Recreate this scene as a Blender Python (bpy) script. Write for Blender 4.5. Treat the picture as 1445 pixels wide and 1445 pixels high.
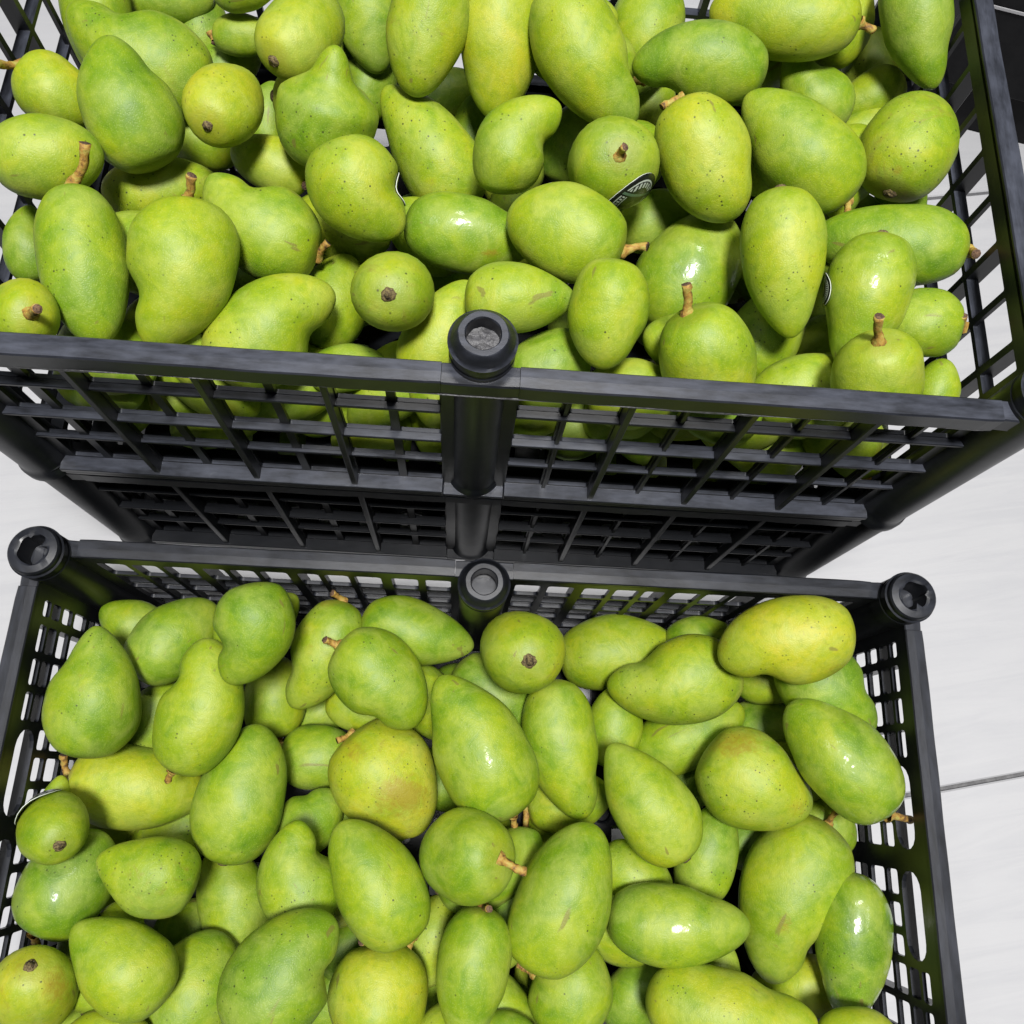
import bpy, bmesh, math, random
import numpy as np
from mathutils import Vector, Matrix, Euler
from mathutils.bvhtree import BVHTree

for o in list(bpy.data.objects):
    bpy.data.objects.remove(o, do_unlink=True)
scene = bpy.context.scene
COL = scene.collection
R = math.radians

# ------------------------------------------------------------------ camera
F_PX = 1196.7                       # focal length in pixels of the 1445 px photograph
CAM = np.array([-0.0014, -0.1912, 0.7153])
EUL = (0.31059, -0.06555, 0.04156)
cd = bpy.data.cameras.new("camera")
cam = bpy.data.objects.new("camera", cd)
COL.objects.link(cam)
cam.location = CAM
cam.rotation_euler = EUL
cd.sensor_width = 36.0
cd.lens = 36.0 * F_PX / 1445.0
cd.clip_start = 0.01
cd.clip_end = 100.0
scene.camera = cam

# ------------------------------------------------------------------ light: a bright shop hall, ceiling panels overhead
world = bpy.data.worlds.new("World")
scene.world = world
world.use_nodes = True
bgn = world.node_tree.nodes["Background"]
bgn.inputs["Color"].default_value = (0.93, 0.96, 1.0, 1)
bgn.inputs["Strength"].default_value = 0.03

def area(name, loc, sx, sy, power, color=(1.0, 0.98, 0.95)):
    l = bpy.data.lights.new(name, 'AREA')
    l.shape = 'RECTANGLE'
    l.size, l.size_y = sx, sy
    l.energy = power
    l.color = color
    o = bpy.data.objects.new(name, l)
    COL.objects.link(o)
    o.location = loc
    return o
area("ceiling_panel", (0.05, -0.38, 2.9), 0.42, 0.46, 106)
area("ceiling_panel", (0.20, 0.95, 2.9), 0.9, 0.30, 20)
area("ceiling_panel", (-1.5, 0.1, 2.9), 0.3, 1.2, 6)
area("ceiling_panel", (1.6, -0.2, 2.9), 0.3, 1.2, 6)
scene.view_settings.view_transform = 'Standard'
scene.view_settings.look = 'None'
scene.view_settings.exposure = 0.27
scene.view_settings.gamma = 1.0

# ------------------------------------------------------------------ node helpers
def newmat(name):
    m = bpy.data.materials.new(name)
    m.use_nodes = True
    nt = m.node_tree
    b = nt.nodes["Principled BSDF"]
    return m, nt, b

class N:
    def __init__(s, nt): s.nt = nt
    def node(s, t, **kw):
        n = s.nt.nodes.new(t)
        for k, v in kw.items():
            setattr(n, k, v)
        return n
    def link(s, a, b): s.nt.links.new(a, b)
    def setin(s, n, i, v):
        if hasattr(v, "is_output"): s.link(v, n.inputs[i])
        else: n.inputs[i].default_value = v
    def noise(s, vec, scale, detail=3, rough=.55, dist=0):
        n = s.node("ShaderNodeTexNoise")
        s.setin(n, "Vector", vec); n.inputs["Scale"].default_value = scale
        n.inputs["Detail"].default_value = detail; n.inputs["Roughness"].default_value = rough
        n.inputs["Distortion"].default_value = dist
        return n.outputs["Fac"]
    def voro(s, vec, scale, feature='F1', rnd=1.0):
        n = s.node("ShaderNodeTexVoronoi", feature=feature)
        s.setin(n, "Vector", vec); n.inputs["Scale"].default_value = scale
        n.inputs["Randomness"].default_value = rnd
        return n
    def math(s, op, a, b=0.0, clamp=False):
        n = s.node("ShaderNodeMath", operation=op); n.use_clamp = clamp
        s.setin(n, 0, a); s.setin(n, 1, b)
        return n.outputs[0]
    def rng(s, v, a, b, c=0.0, d=1.0, smooth=True):
        n = s.node("ShaderNodeMapRange"); n.clamp = True
        if smooth: n.interpolation_type = 'SMOOTHSTEP'
        s.setin(n, 0, v)
        for i, x in enumerate((a, b, c, d)): s.setin(n, i + 1, x)
        return n.outputs[0]
    def mix(s, f, a, b, mode='MIX'):
        n = s.node("ShaderNodeMix", data_type='RGBA', blend_type=mode)
        s.setin(n, 0, f); s.setin(n, 6, a); s.setin(n, 7, b)
        return n.outputs[2]
    def bump(s, h, strength, dist):
        n = s.node("ShaderNodeBump")
        n.inputs["Strength"].default_value = strength; n.inputs["Distance"].default_value = dist
        s.link(h, n.inputs["Height"])
        return n.outputs[0]

# ------------------------------------------------------------------ materials
def mat_mango():
    m, nt, b = newmat("mango_skin")
    n = N(nt)
    tc = n.node("ShaderNodeTexCoord"); oi = n.node("ShaderNodeObjectInfo")
    off = n.node("ShaderNodeVectorMath", operation='SCALE')
    off.inputs[0].default_value = (7.3, 3.1, 5.7); n.link(oi.outputs["Random"], off.inputs["Scale"])
    ad = n.node("ShaderNodeVectorMath", operation='ADD')
    n.link(tc.outputs["Object"], ad.inputs[0]); n.link(off.outputs[0], ad.inputs[1])
    v = ad.outputs[0]
    sep = n.node("ShaderNodeSeparateColor"); n.link(oi.outputs["Color"], sep.inputs[0])
    tone, wet, spots = sep.outputs[0], sep.outputs[1], sep.outputs[2]
    at = n.node("ShaderNodeAttribute", attribute_name="ax"); ax = at.outputs["Fac"]
    n1 = n.noise(v, 26, 3, .55, .6)
    n2 = n.noise(v, 75, 5, .65, 1.2)
    n3 = n.noise(v, 260, 3, .6)
    # green -> yellow-green -> yellow, patchy
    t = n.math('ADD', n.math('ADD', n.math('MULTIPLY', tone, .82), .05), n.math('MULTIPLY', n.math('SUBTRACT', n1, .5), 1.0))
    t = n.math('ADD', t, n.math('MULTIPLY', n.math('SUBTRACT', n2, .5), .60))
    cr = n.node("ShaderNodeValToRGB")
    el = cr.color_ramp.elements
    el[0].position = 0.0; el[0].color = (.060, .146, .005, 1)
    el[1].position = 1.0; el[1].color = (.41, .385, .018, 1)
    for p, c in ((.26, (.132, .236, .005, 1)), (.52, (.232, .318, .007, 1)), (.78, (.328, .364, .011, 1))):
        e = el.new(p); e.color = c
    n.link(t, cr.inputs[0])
    col = cr.outputs[0]
    # waxy bloom, cloudy
    bl = n.rng(n.noise(v, 38, 4, .6, .8), .40, .70, 0, .34)
    col = n.mix(bl, col, (.37, .43, .10, 1))
    # fine pale lenticels
    vo = n.voro(v, 880)
    col = n.mix(n.rng(vo.outputs["Distance"], .16, .42, .13, 0), col, (0.48, 0.528, 0.192, 1))
    col = n.mix(n.rng(n3, .45, .72, 0, .22), col, (.08, .17, .01, 1))
    # dark pin spots, in clusters
    vs = n.voro(v, 360)
    sc = n.node("ShaderNodeSeparateColor"); n.link(vs.outputs["Color"], sc.inputs[0])
    pick = n.math('GREATER_THAN', sc.outputs[0], .42)
    dot = n.rng(vs.outputs["Distance"], n.math('MULTIPLY', sc.outputs[1], .12), n.math('ADD', .12, n.math('MULTIPLY', sc.outputs[1], .22)), 1, 0)
    clus = n.rng(n.noise(v, 34, 2, .5, .3), n.math('SUBTRACT', .63, n.math('MULTIPLY', spots, .28)), n.math('SUBTRACT', .73, n.math('MULTIPLY', spots, .22)))
    dk = n.math('MULTIPLY', n.math('MULTIPLY', dot, pick), clus)
    col = n.mix(n.math('MULTIPLY', dk, .92), col, (.035, .045, .008, 1))
    # a few isolated specks
    vs2 = n.voro(v, 85)
    sc2 = n.node("ShaderNodeSeparateColor"); n.link(vs2.outputs["Color"], sc2.inputs[0])
    sp = n.math('MULTIPLY', n.rng(vs2.outputs["Distance"], n.math('MULTIPLY', sc2.outputs[2], .03), n.math('ADD', .02, n.math('MULTIPLY', sc2.outputs[2], .07)), 1, 0), n.math('GREATER_THAN', sc2.outputs[1], .70))
    col = n.mix(n.math('MULTIPLY', sp, .85), col, (.04, .035, .01, 1))
    # brown russet rubs
    ru = n.rng(n.noise(v, 46, 6, .72, 1.6), n.math('SUBTRACT', .71, n.math('MULTIPLY', spots, .19)), .80, 0, .72)
    col = n.mix(ru, col, (.21, .15, .03, 1))
    # stains and rubs that this one fruit has (painted on its own surface)
    ab = n.node("ShaderNodeAttribute", attribute_name="stain")
    sm = n.rng(n.math('ADD', ab.outputs["Fac"], n.math('MULTIPLY', n.math('SUBTRACT', n.noise(v, 150, 6, .75, 1.5), .5), 1.3)), .34, .95, 0, .75)
    col = n.mix(n.math('MULTIPLY', sm, n.rng(ab.outputs["Fac"], .02, .2)), col, (.245, .175, .012, 1))
    # hairline scratches
    mp = n.node("ShaderNodeMapping"); n.link(v, mp.inputs[0]); mp.inputs["Rotation"].default_value = (.5, .9, .7)
    mp.inputs["Scale"].default_value = (14, 130, 130)
    scr = n.rng(n.noise(mp.outputs[0], 1.0, 2, .5, .4), .70, .745, 0, .7)
    col = n.mix(scr, col, (.16, .14, .03, 1))
    # stem end slightly darker, corky
    st = n.rng(ax, .0, .10, .55, 0)
    col = n.mix(n.math('MULTIPLY', st, n2), col, (.16, .15, .02, 1))
    n.link(col, b.inputs["Base Color"])
    wm = n.math('MULTIPLY', wet, n.rng(n.noise(v, 55, 3, .6, .5), .44, .56))
    b.inputs["Specular IOR Level"].default_value = .44
    n.link(n.math('ADD', .44, n.math('MULTIPLY', n2, .16)), b.inputs["Roughness"])
    n.link(wm, b.inputs["Coat Weight"]); b.inputs["Coat Roughness"].default_value = .16
    n.link(n.bump(n.math('ADD', n.noise(v, 210, 2, .5, .5), n.math('MULTIPLY', n.noise(v, 420, 2), .12)), .22, .0012), b.inputs["Coat Normal"])
    h = n.math('ADD', n.math('MULTIPLY', n3, .6), n.math('MULTIPLY', n2, 2.2))
    h = n.math('SUBTRACT', h, n.math('MULTIPLY', n.rng(vo.outputs["Distance"], .15, .5, 1, 0), .35))
    n.link(n.bump(h, .17, .0011), b.inputs["Normal"])
    b.inputs["Subsurface Weight"].default_value = .0
    return m

def mat_stem():
    m, nt, b = newmat("stem_bark")
    n = N(nt)
    tc = n.node("ShaderNodeTexCoord"); v = tc.outputs["Object"]
    t = n.noise(v, 240, 4, .6, .5)
    cr = n.node("ShaderNodeValToRGB"); el = cr.color_ramp.elements
    el[0].position = .32; el[0].color = (.06, .028, .012, 1)
    el[1].position = .68; el[1].color = (.36, .33, .07, 1)
    e = el.new(.50); e.color = (.34, .19, .035, 1)
    n.link(t, cr.inputs[0]); n.link(cr.outputs[0], b.inputs["Base Color"])
    b.inputs["Roughness"].default_value = .7
    n.link(n.bump(n.noise(v, 500, 3), .5, .001), b.inputs["Normal"])
    return m

def mat_flat(name, col, rough=.6, bump=0.0, scale=300, var=0.0, col2=None):
    m, nt, b = newmat(name)
    n = N(nt)
    tc = n.node("ShaderNodeTexCoord"); v = tc.outputs["Object"]
    f = n.noise(v, scale, 4, .6, .3)
    n.link(n.mix(n.rng(f, .35, .65), (*col, 1), (*(col2 or col), 1)), b.inputs["Base Color"])
    b.inputs["Roughness"].default_value = rough
    if bump: n.link(n.bump(f, bump, .001), b.inputs["Normal"])
    return m

def mat_plastic():
    m, nt, b = newmat("black_plastic")
    n = N(nt)
    tc = n.node("ShaderNodeTexCoord"); v = tc.outputs["Object"]
    oi = n.node("ShaderNodeObjectInfo")
    off = n.node("ShaderNodeVectorMath", operation='SCALE')
    off.inputs[0].default_value = (3.3, 5.1, 2.7); n.link(oi.outputs["Random"], off.inputs["Scale"])
    ad = n.node("ShaderNodeVectorMath", operation='ADD'); n.link(v, ad.inputs[0]); n.link(off.outputs[0], ad.inputs[1])
    v = ad.outputs[0]
    big = n.noise(v, 22, 4, .6, .4)
    mp = n.node("ShaderNodeMapping"); n.link(v, mp.inputs[0]); mp.inputs["Scale"].default_value = (55, 260, 260)
    streak = n.noise(mp.outputs[0], 1.0, 4, .65)
    fine = n.noise(v, 900, 3, .6)
    dust_sheen = n.math('MULTIPLY', n.rng(big, .42, .68), n.rng(streak, .45, .72))
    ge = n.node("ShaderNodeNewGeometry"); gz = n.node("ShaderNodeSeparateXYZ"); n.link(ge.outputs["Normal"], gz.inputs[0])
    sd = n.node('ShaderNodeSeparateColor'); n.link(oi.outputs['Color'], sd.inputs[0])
    up = n.math('MULTIPLY', n.rng(gz.outputs[2], .55, .95, .10, 1.0), sd.outputs[0])      # scuffs and settled dust lie on the upward faces, with ceiling sheen painted in
    dust_sheen = n.math('MULTIPLY', n.rng(n.math('ADD', n.math('MULTIPLY', big, .45), n.math('MULTIPLY', streak, .55)), .22, .80), up)
    col = n.mix(n.math('MULTIPLY', dust_sheen, .85), (.0046, .0052, .0066, 1), (.074, .082, .110, 1))
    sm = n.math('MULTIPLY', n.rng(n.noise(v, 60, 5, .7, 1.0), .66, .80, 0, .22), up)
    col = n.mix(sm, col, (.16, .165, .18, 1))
    n.link(col, b.inputs["Base Color"])
    n.link(n.math('ADD', .22, n.math('MULTIPLY', n.math('ADD', big, big), .14)), b.inputs["Roughness"])
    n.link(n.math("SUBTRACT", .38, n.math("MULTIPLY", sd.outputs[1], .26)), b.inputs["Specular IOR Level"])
    n.link(n.bump(n.math('ADD', n.math('MULTIPLY', streak, .25), n.math('ADD', n.math('MULTIPLY', fine, .25), n.math('MULTIPLY', big, 2))), .11, .0008), b.inputs["Normal"])
    return m

def mat_tile():
    m, nt, b = newmat("white_tile")
    n = N(nt)
    tc = n.node("ShaderNodeTexCoord"); v = tc.outputs["Object"]
    oi = n.node("ShaderNodeObjectInfo")
    off = n.node("ShaderNodeVectorMath", operation='SCALE')
    off.inputs[0].default_value = (9.3, 5.1, 0); n.link(oi.outputs["Random"], off.inputs["Scale"])
    ad = n.node("ShaderNodeVectorMath", operation='ADD'); n.link(v, ad.inputs[0]); n.link(off.outputs[0], ad.inputs[1])
    mp = n.node("ShaderNodeMapping"); n.link(ad.outputs[0], mp.inputs[0]); mp.inputs["Scale"].default_value = (6, 60, 60)
    g = n.noise(mp.outputs[0], 1.0, 6, .65, .8)
    g2 = n.noise(ad.outputs[0], 5, 4, .6)
    col = n.mix(n.rng(g, .38, .7), (.425, .430, .450, 1), (.392, .398, .422, 1))
    col = n.mix(n.rng(g2, .45, .75, 0, .3), col, (.39, .395, .42, 1))
    n.link(col, b.inputs["Base Color"])
    b.inputs["Roughness"].default_value = .5
    n.link(n.bump(g, .25, .002), b.inputs["Normal"])
    return m

def mat_sticker():
    m, nt, b = newmat("fruit_sticker")
    n = N(nt)
    uv = n.node("ShaderNodeUVMap", uv_map="uv")
    sx = n.node("ShaderNodeSeparateXYZ"); n.link(uv.outputs[0], sx.inputs[0])
    x, y = sx.outputs[0], sx.outputs[1]
    r = n.math('SQRT', n.math('ADD', n.math('MULTIPLY', x, x), n.math('MULTIPLY', y, y)))
    th = n.math('ARCTAN2', y, x)
    def band(val, c, w): return n.math('LESS_THAN', n.math('ABSOLUTE', n.math('SUBTRACT', val, c)), w)
    left = n.math('LESS_THAN', x, .18)
    right = n.math('GREATER_THAN', x, .40)
    outer = n.math('MULTIPLY', band(r, .80, .025), n.math('MAXIMUM', left, right))
    inner = n.math('MULTIPLY', band(r, .56, .022), left)
    wv = n.math('SINE', n.math('MULTIPLY', th, 34.0))
    glyph = n.math('MULTIPLY', n.math('MULTIPLY', band(r, .68, .055), n.math('GREATER_THAN', wv, -.1)), left)
    glyph2 = n.math('MULTIPLY', n.math('MULTIPLY', band(r, .66, .08), n.math('GREATER_THAN', n.math('SINE', n.math('MULTIPLY', y, 36.0)), -.2)), right)
    stripe = n.math('MULTIPLY', band(x, .29, .05), n.math('LESS_THAN', r, .86))
    white = n.math('MAXIMUM', n.math('MAXIMUM', outer, inner), n.math('MAXIMUM', glyph, glyph2))
    emb = n.math('LESS_THAN', n.math('ADD', n.math('POWER', n.math('ADD', x, .18), 2.0), n.math('MULTIPLY', n.math('MULTIPLY', y, y), 1.5)), .055)
    hat = n.math('MULTIPLY', n.math('GREATER_THAN', n.math('SINE', n.math('MULTIPLY', n.math('ADD', x, y), 60.0)), 0.0), emb)
    col = n.mix(stripe, (.006, .007, .007, 1), (.10, .17, .11, 1))
    col = n.mix(emb, col, (.07, .045, .02, 1))
    col = n.mix(hat, col, (.17, .19, .12, 1))
    col = n.mix(white, col, (.50, .55, .50, 1))
    n.link(col, b.inputs["Base Color"])
    b.inputs["Roughness"].default_value = .3
    return m

M_MANGO = mat_mango()
M_STEM = mat_stem()
M_CUT = mat_flat("stem_cut", (.055, .03, .018), .85, .6, 900, 0, (.16, .09, .05))
M_SCAR = mat_flat("stem_scar", (.045, .028, .012), .8, .6, 700, 0, (.17, .13, .05))
M_PLASTIC = mat_plastic()
M_DUST = mat_flat("dusty_plastic", (.03, .03, .033), .5, 1.0, 260, 0, (.075, .075, .082))
M_TILE = mat_tile()
M_GROUT = mat_flat("grout", (.10, .10, .105), .9, .3, 200, 0, (.15, .15, .155))
M_STICK = mat_sticker()
M_STICKBACK = mat_flat("sticker_edge", (.62, .66, .60), .5)
M_STAND = mat_flat("dark_laminate", (.004, .004, .005), .6, .05, 60, 0, (.007, .007, .008))
M_STAND.node_tree.nodes["Principled BSDF"].inputs["Specular IOR Level"].default_value = .15
M_METAL = mat_flat("grey_edge_strip", (.35, .35, .37), .35)
M_HAIR = mat_flat("dark_strand", (.02, .02, .02), .6)

# ------------------------------------------------------------------ object helpers
def link(name, me, mats, parent=None, loc=None, smooth=False, auto=None):
    for m in mats: me.materials.append(m)
    o = bpy.data.objects.new(name, me)
    COL.objects.link(o)
    if parent is not None: o.parent = parent
    if loc is not None: o.location = loc
    if smooth:
        for p in me.polygons: p.use_smooth = True
    if auto is not None:
        me.set_sharp_from_angle(angle=R(auto))
    return o
def mesh(name, v, f):
    me = bpy.data.meshes.new(name); me.from_pydata(v, [], f); me.update(); return me
def tag(o, label, cat, group=None, kind=None):
    o["label"] = label; o["category"] = cat
    if group: o["group"] = group
    if kind: o["kind"] = kind
def empty(name, loc, rz=0):
    o = bpy.data.objects.new(name, None); COL.objects.link(o)
    o.location = loc; o.rotation_euler = (0, 0, rz); o.empty_display_size = .03
    return o
class MB:
    def __init__(s): s.v = []; s.f = []
    def box(s, a, b, bev=0.0):
        (x0, y0, z0), (x1, y1, z1) = a, b
        if x0 > x1: x0, x1 = x1, x0
        if y0 > y1: y0, y1 = y1, y0
        if z0 > z1: z0, z1 = z1, z0
        bm = bmesh.new()
        bmesh.ops.create_cube(bm, size=1)
        for w in bm.verts:
            w.co = Vector(((x0 + x1) / 2 + w.co.x * (x1 - x0), (y0 + y1) / 2 + w.co.y * (y1 - y0), (z0 + z1) / 2 + w.co.z * (z1 - z0)))
        if bev > 0:
            bmesh.ops.bevel(bm, geom=bm.edges[:], offset=bev, segments=1, affect='EDGES')
        s.bm(bm); bm.free()
    def bm(s, bm):
        k = len(s.v); bm.verts.ensure_lookup_table(); bm.verts.index_update()
        s.v += [tuple(w.co) for w in bm.verts]
        s.f += [tuple(k + w.index for w in q.verts) for q in bm.faces]
    def raw(s, v, f):
        k = len(s.v); s.v += [tuple(p) for p in v]; s.f += [tuple(k + i for i in q) for q in f]
    def lathe(s, prof, seg=32, cx=0, cy=0, jit=None):
        # prof: (r, z) from the outside bottom upwards; open ends
        v = []; f = []
        for i, (r, z) in enumerate(prof):
            for k in range(seg):
                a = 2 * math.pi * k / seg
                rr = r * (1 + (jit(i, k) if jit else 0))
                v.append((cx + rr * math.cos(a), cy + rr * math.sin(a), z))
        for i in range(len(prof) - 1):
            for k in range(seg):
                f.append((i * seg + k, i * seg + (k + 1) % seg, (i + 1) * seg + (k + 1) % seg, (i + 1) * seg + k))
        s.raw(v, f)
    def build(s, name): return mesh(name, s.v, s.f)

# ------------------------------------------------------------------ floor of long white tiles
floor = link("floor", (lambda m: (m.box((-6, -5, -.30), (6, 7, -.006)), m.build("floor"))[1])(MB()), [M_GROUT])
floor["kind"] = "structure"
floor.location.z = -.0085
def tiles():
    tl, tw, gap = 1.20, .575, .0035
    b = MB(); b.box((-tl / 2 + gap / 2, -tw / 2 + gap / 2, -.008), (tl / 2 - gap / 2, tw / 2 - gap / 2, 0), .0012)
    me = b.build("tile"); me.materials.append(M_TILE)
    a = R(11.6); ca, sa = math.cos(a), math.sin(a)
    ox, oy = .4094, -.1777          # a point on the seam seen beside the front crate
    for j in range(-5, 9):
        for i in range(-4, 5):
            u = i * tl + (0.35 if j % 2 else -.25); w = (j + .5) * tw
            o = bpy.data.objects.new("tile", me); COL.objects.link(o); o.parent = floor
            o.location = (ox + ca * u - sa * w, oy + sa * u + ca * w, 0); o.rotation_euler = (0, 0, a)
tiles()

# ------------------------------------------------------------------ crates
HC = .1740; HX = .291; HY = .1725; RW = .006
TH = .0026
def cell(mb, u0, u1, z0, z1, h, r, K=4):
    hu0, hu1, hz0, hz1 = h
    r = min(r, (hu1 - hu0) * .49, (hz1 - hz0) * .49)
    hole, out = [], []
    for (cu, cz, a0, ou, oz) in ((hu1 - r, hz1 - r, 0, u1, z1), (hu0 + r, hz1 - r, 90, u0, z1), (hu0 + r, hz0 + r, 180, u0, z0), (hu1 - r, hz0 + r, 270, u1, z0)):
        for k in range(K + 1):
            a = R(a0 + 90 * k / K)
            hole.append((cu + r * math.cos(a), cz + r * math.sin(a)))
            t = k / K
            if a0 in (0, 180):   # start on a u side, end on a z side
                s = (ou, cz + r * math.sin(R(a0))); e = (cu, oz)
            else:
                s = (cu, oz); e = (ou, cz)
            if t <= .5: q = t * 2; p = (s[0] + (ou - s[0]) * q, s[1] + (oz - s[1]) * q)
            else: q = t * 2 - 1; p = (ou + (e[0] - ou) * q, oz + (e[1] - oz) * q)
            out.append(p)
    n = len(hole); v = []
    for d in (0.0, TH):
        v += [(p[0], -d, p[1]) for p in out] + [(p[0], -d, p[1]) for p in hole]
    f = []
    for i in range(n):
        j = (i + 1) % n
        f.append((i, j, n + j, n + i))
        f.append((2 * n + j, 2 * n + i, 3 * n + i, 3 * n + j))
        f.append((n + i, n + j, 3 * n + j, 3 * n + i))
    mb.raw(v, f)
def band(mb, z0, z1, hz0, hz1, holes, ua, ub, r):
    holes = sorted(holes)
    for i, (a, b) in enumerate(holes):
        l = ua if i == 0 else (holes[i - 1][1] + a) / 2
        rr = ub if i == len(holes) - 1 else (b + holes[i + 1][0]) / 2
        cell(mb, l, rr, z0, z1, (a, b, hz0, hz1), r)
def mirror(hs): return [(-b, -a) for a, b in hs] + list(hs)
def rows_to_bands(rows):
    bz = [HC - .002]
    for i in range(len(rows) - 1): bz.append(HC + (rows[i][1] + rows[i + 1][0]) / 2)
    bz.append(0.004)
    return bz

LONG_ROWS = [(-.0140, -.0445), (-.0477, -.0845), (-.0877, -.1222), (-.1254, -.1600)]
LONG_A = [(.021, .0445), (.0495, .0762), (.0814, .1085), (.1135, .1405), (.1455, .1735), (.1785, .2052), (.2104, .2375), (.2425, .2615)]
LONG_B = [(.022, .0395), (.0445, .0625), (.0695, .0875), (.0915, .1075), (.1115, .1255), (.1325, .1505), (.1545, .1705), (.1745, .1885), (.1955, .2145), (.2185, .2350), (.239, .2580)]
SIDE_A = [(.0022 + .0315 * k, .0293 + .0315 * k) for k in range(4)] + [(.1285, .141)]
SIDE_A_ROWS = [(-.0140, -.0445), (-.0477, -.0845), (-.0877, -.1222), (-.1254, -.1600)]
SB_END = [(.064, .0815), (.086, .1025), (.107, .1245), (.130, .1405)]
SB_LOW = [(.007, .0225), (.0275, .042), (.047, .0595)] + SB_END

def wall_mesh(rows, holes_by_row, half, r, name):
    mb = MB(); bz = rows_to_bands(rows)
    for i, (a, b) in enumerate(rows):
        band(mb, bz[i + 1], bz[i], HC + b, HC + a, mirror(holes_by_row[i]), -half, half, r)
    return mb.build(name)
ME = {}
ME['longA'] = wall_mesh(LONG_ROWS, [LONG_A] * 4, HX - RW, .0012, "lattice_wall")
ME['longB'] = wall_mesh(LONG_ROWS, [LONG_B] * 4, HX - RW, .0030, "lattice_wall")
ME['sideA'] = wall_mesh(SIDE_A_ROWS, [SIDE_A] * 4, HY - RW, .0012, "lattice_wall")
def side_b():
    mb = MB()
    # grip slots take the place of the two upper rows in the middle
    band(mb, HC - .0405, HC - .002, HC - .0385, HC - .0150, [(.0065, .0590)], 0, .0615, .0112)
    band(mb, HC - .0405, HC - .002, HC - .0385, HC - .0150, [(-.0590, -.0065)], -.0615, 0, .0112)
    for s in (1, -1):
        hs = SB_END if s > 0 else [(-b, -a) for a, b in SB_END]
        ua, ub = (.0615, HY - RW) if s > 0 else (-HY + RW, -.0615)
        band(mb, HC - .0255, HC - .002, HC - .0240, HC - .0145, hs, ua, ub, .0022)
        band(mb, HC - .0405, HC - .0255, HC - .0385, HC - .0270, hs, ua, ub, .0022)
    rows = [(-.0430, -.0570), (-.0610, -.0800), (-.0855, -.1100), (-.1165, -.1480)]
    bz = [HC - .0405, HC - .059, HC - .0828, HC - .1132, .004]
    for i, (a, b) in enumerate(rows):
        band(mb, bz[i + 1], bz[i], HC + b, HC + a, mirror(SB_LOW), -HY + RW, HY - RW, .0022)
    return mb.build("lattice_wall")
ME['sideB'] = side_b()
for k in ('longA', 'longB', 'sideA', 'sideB'):
    ME[k].materials.append(M_PLASTIC)

def boxmesh(key, name, a, b, bev=.0004):
    if key not in ME:
        mb = MB(); mb.box(a, b, bev); me = mb.build(name); me.materials.append(M_PLASTIC); ME[key] = me
    return ME[key]
def child(name, me, parent, loc=(0, 0, 0), rz=0):
    o = bpy.data.objects.new(name, me); COL.objects.link(o); o.parent = parent
    o.location = loc; o.rotation_euler = (0, 0, rz); o.color = (DUST_SHEEN[0], 1.0 if DUST_SHEEN[0] < .1 else 0.0, 0, 1)  # the lowest setting also cuts gloss: shade put into the material
    return o
DUST_SHEEN = [1.0]

def rim_mesh(key, length, block=False, seed=0):
    # L profile: flat top with a lip hanging on the outside; local x along the bar, -y outwards, z 0 = top
    if key in ME: return ME[key]
    rr = random.Random(seed)
    dz = -.0007 if block else 0
    w = .0119 if block else .0123
    prof = [(.0000, -.004 + dz), (.0000, -.0007 + dz), (.0007, 0 + dz), (.006, .0002 + dz), (w - .0008, 0 + dz), (w, -.0008 + dz), (w, -.0122), (w - .0022, -.0126), (w - .0024, -.0034), (.0036, -.0034)]
    n = max(2, int(length / .008)); v = []; f = []; P = len(prof)
    for i in range(n + 1):
        x = -length / 2 + length * i / n
        jz = .00016 * math.sin(x * 41 + seed) + .0001 * math.sin(x * 97 + seed * 2); jy = .00022 * math.sin(x * 33 + seed * 3) + .0001 * math.sin(x * 120 + seed)
        e = 1.0 if 0 < i < n else .97
        for j, (d, z) in enumerate(prof):
            lip = rr.uniform(-.0006, .0003) if j in (6, 7) else 0
            v.append((x, -(d * e + (jy if j > 3 else 0)), z + jz + lip))
    for i in range(n):
        for j in range(P):
            k = (j + 1) % P
            f.append((i * P + j, (i + 1) * P + j, (i + 1) * P + k, i * P + k))
    f.append(tuple(range(P - 1, -1, -1))[::-1]); f.append(tuple(n * P + j for j in range(P))[::-1])
    me = mesh("rim_bar", v, f); me.materials.append(M_PLASTIC); ME[key] = me
    return me

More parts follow.
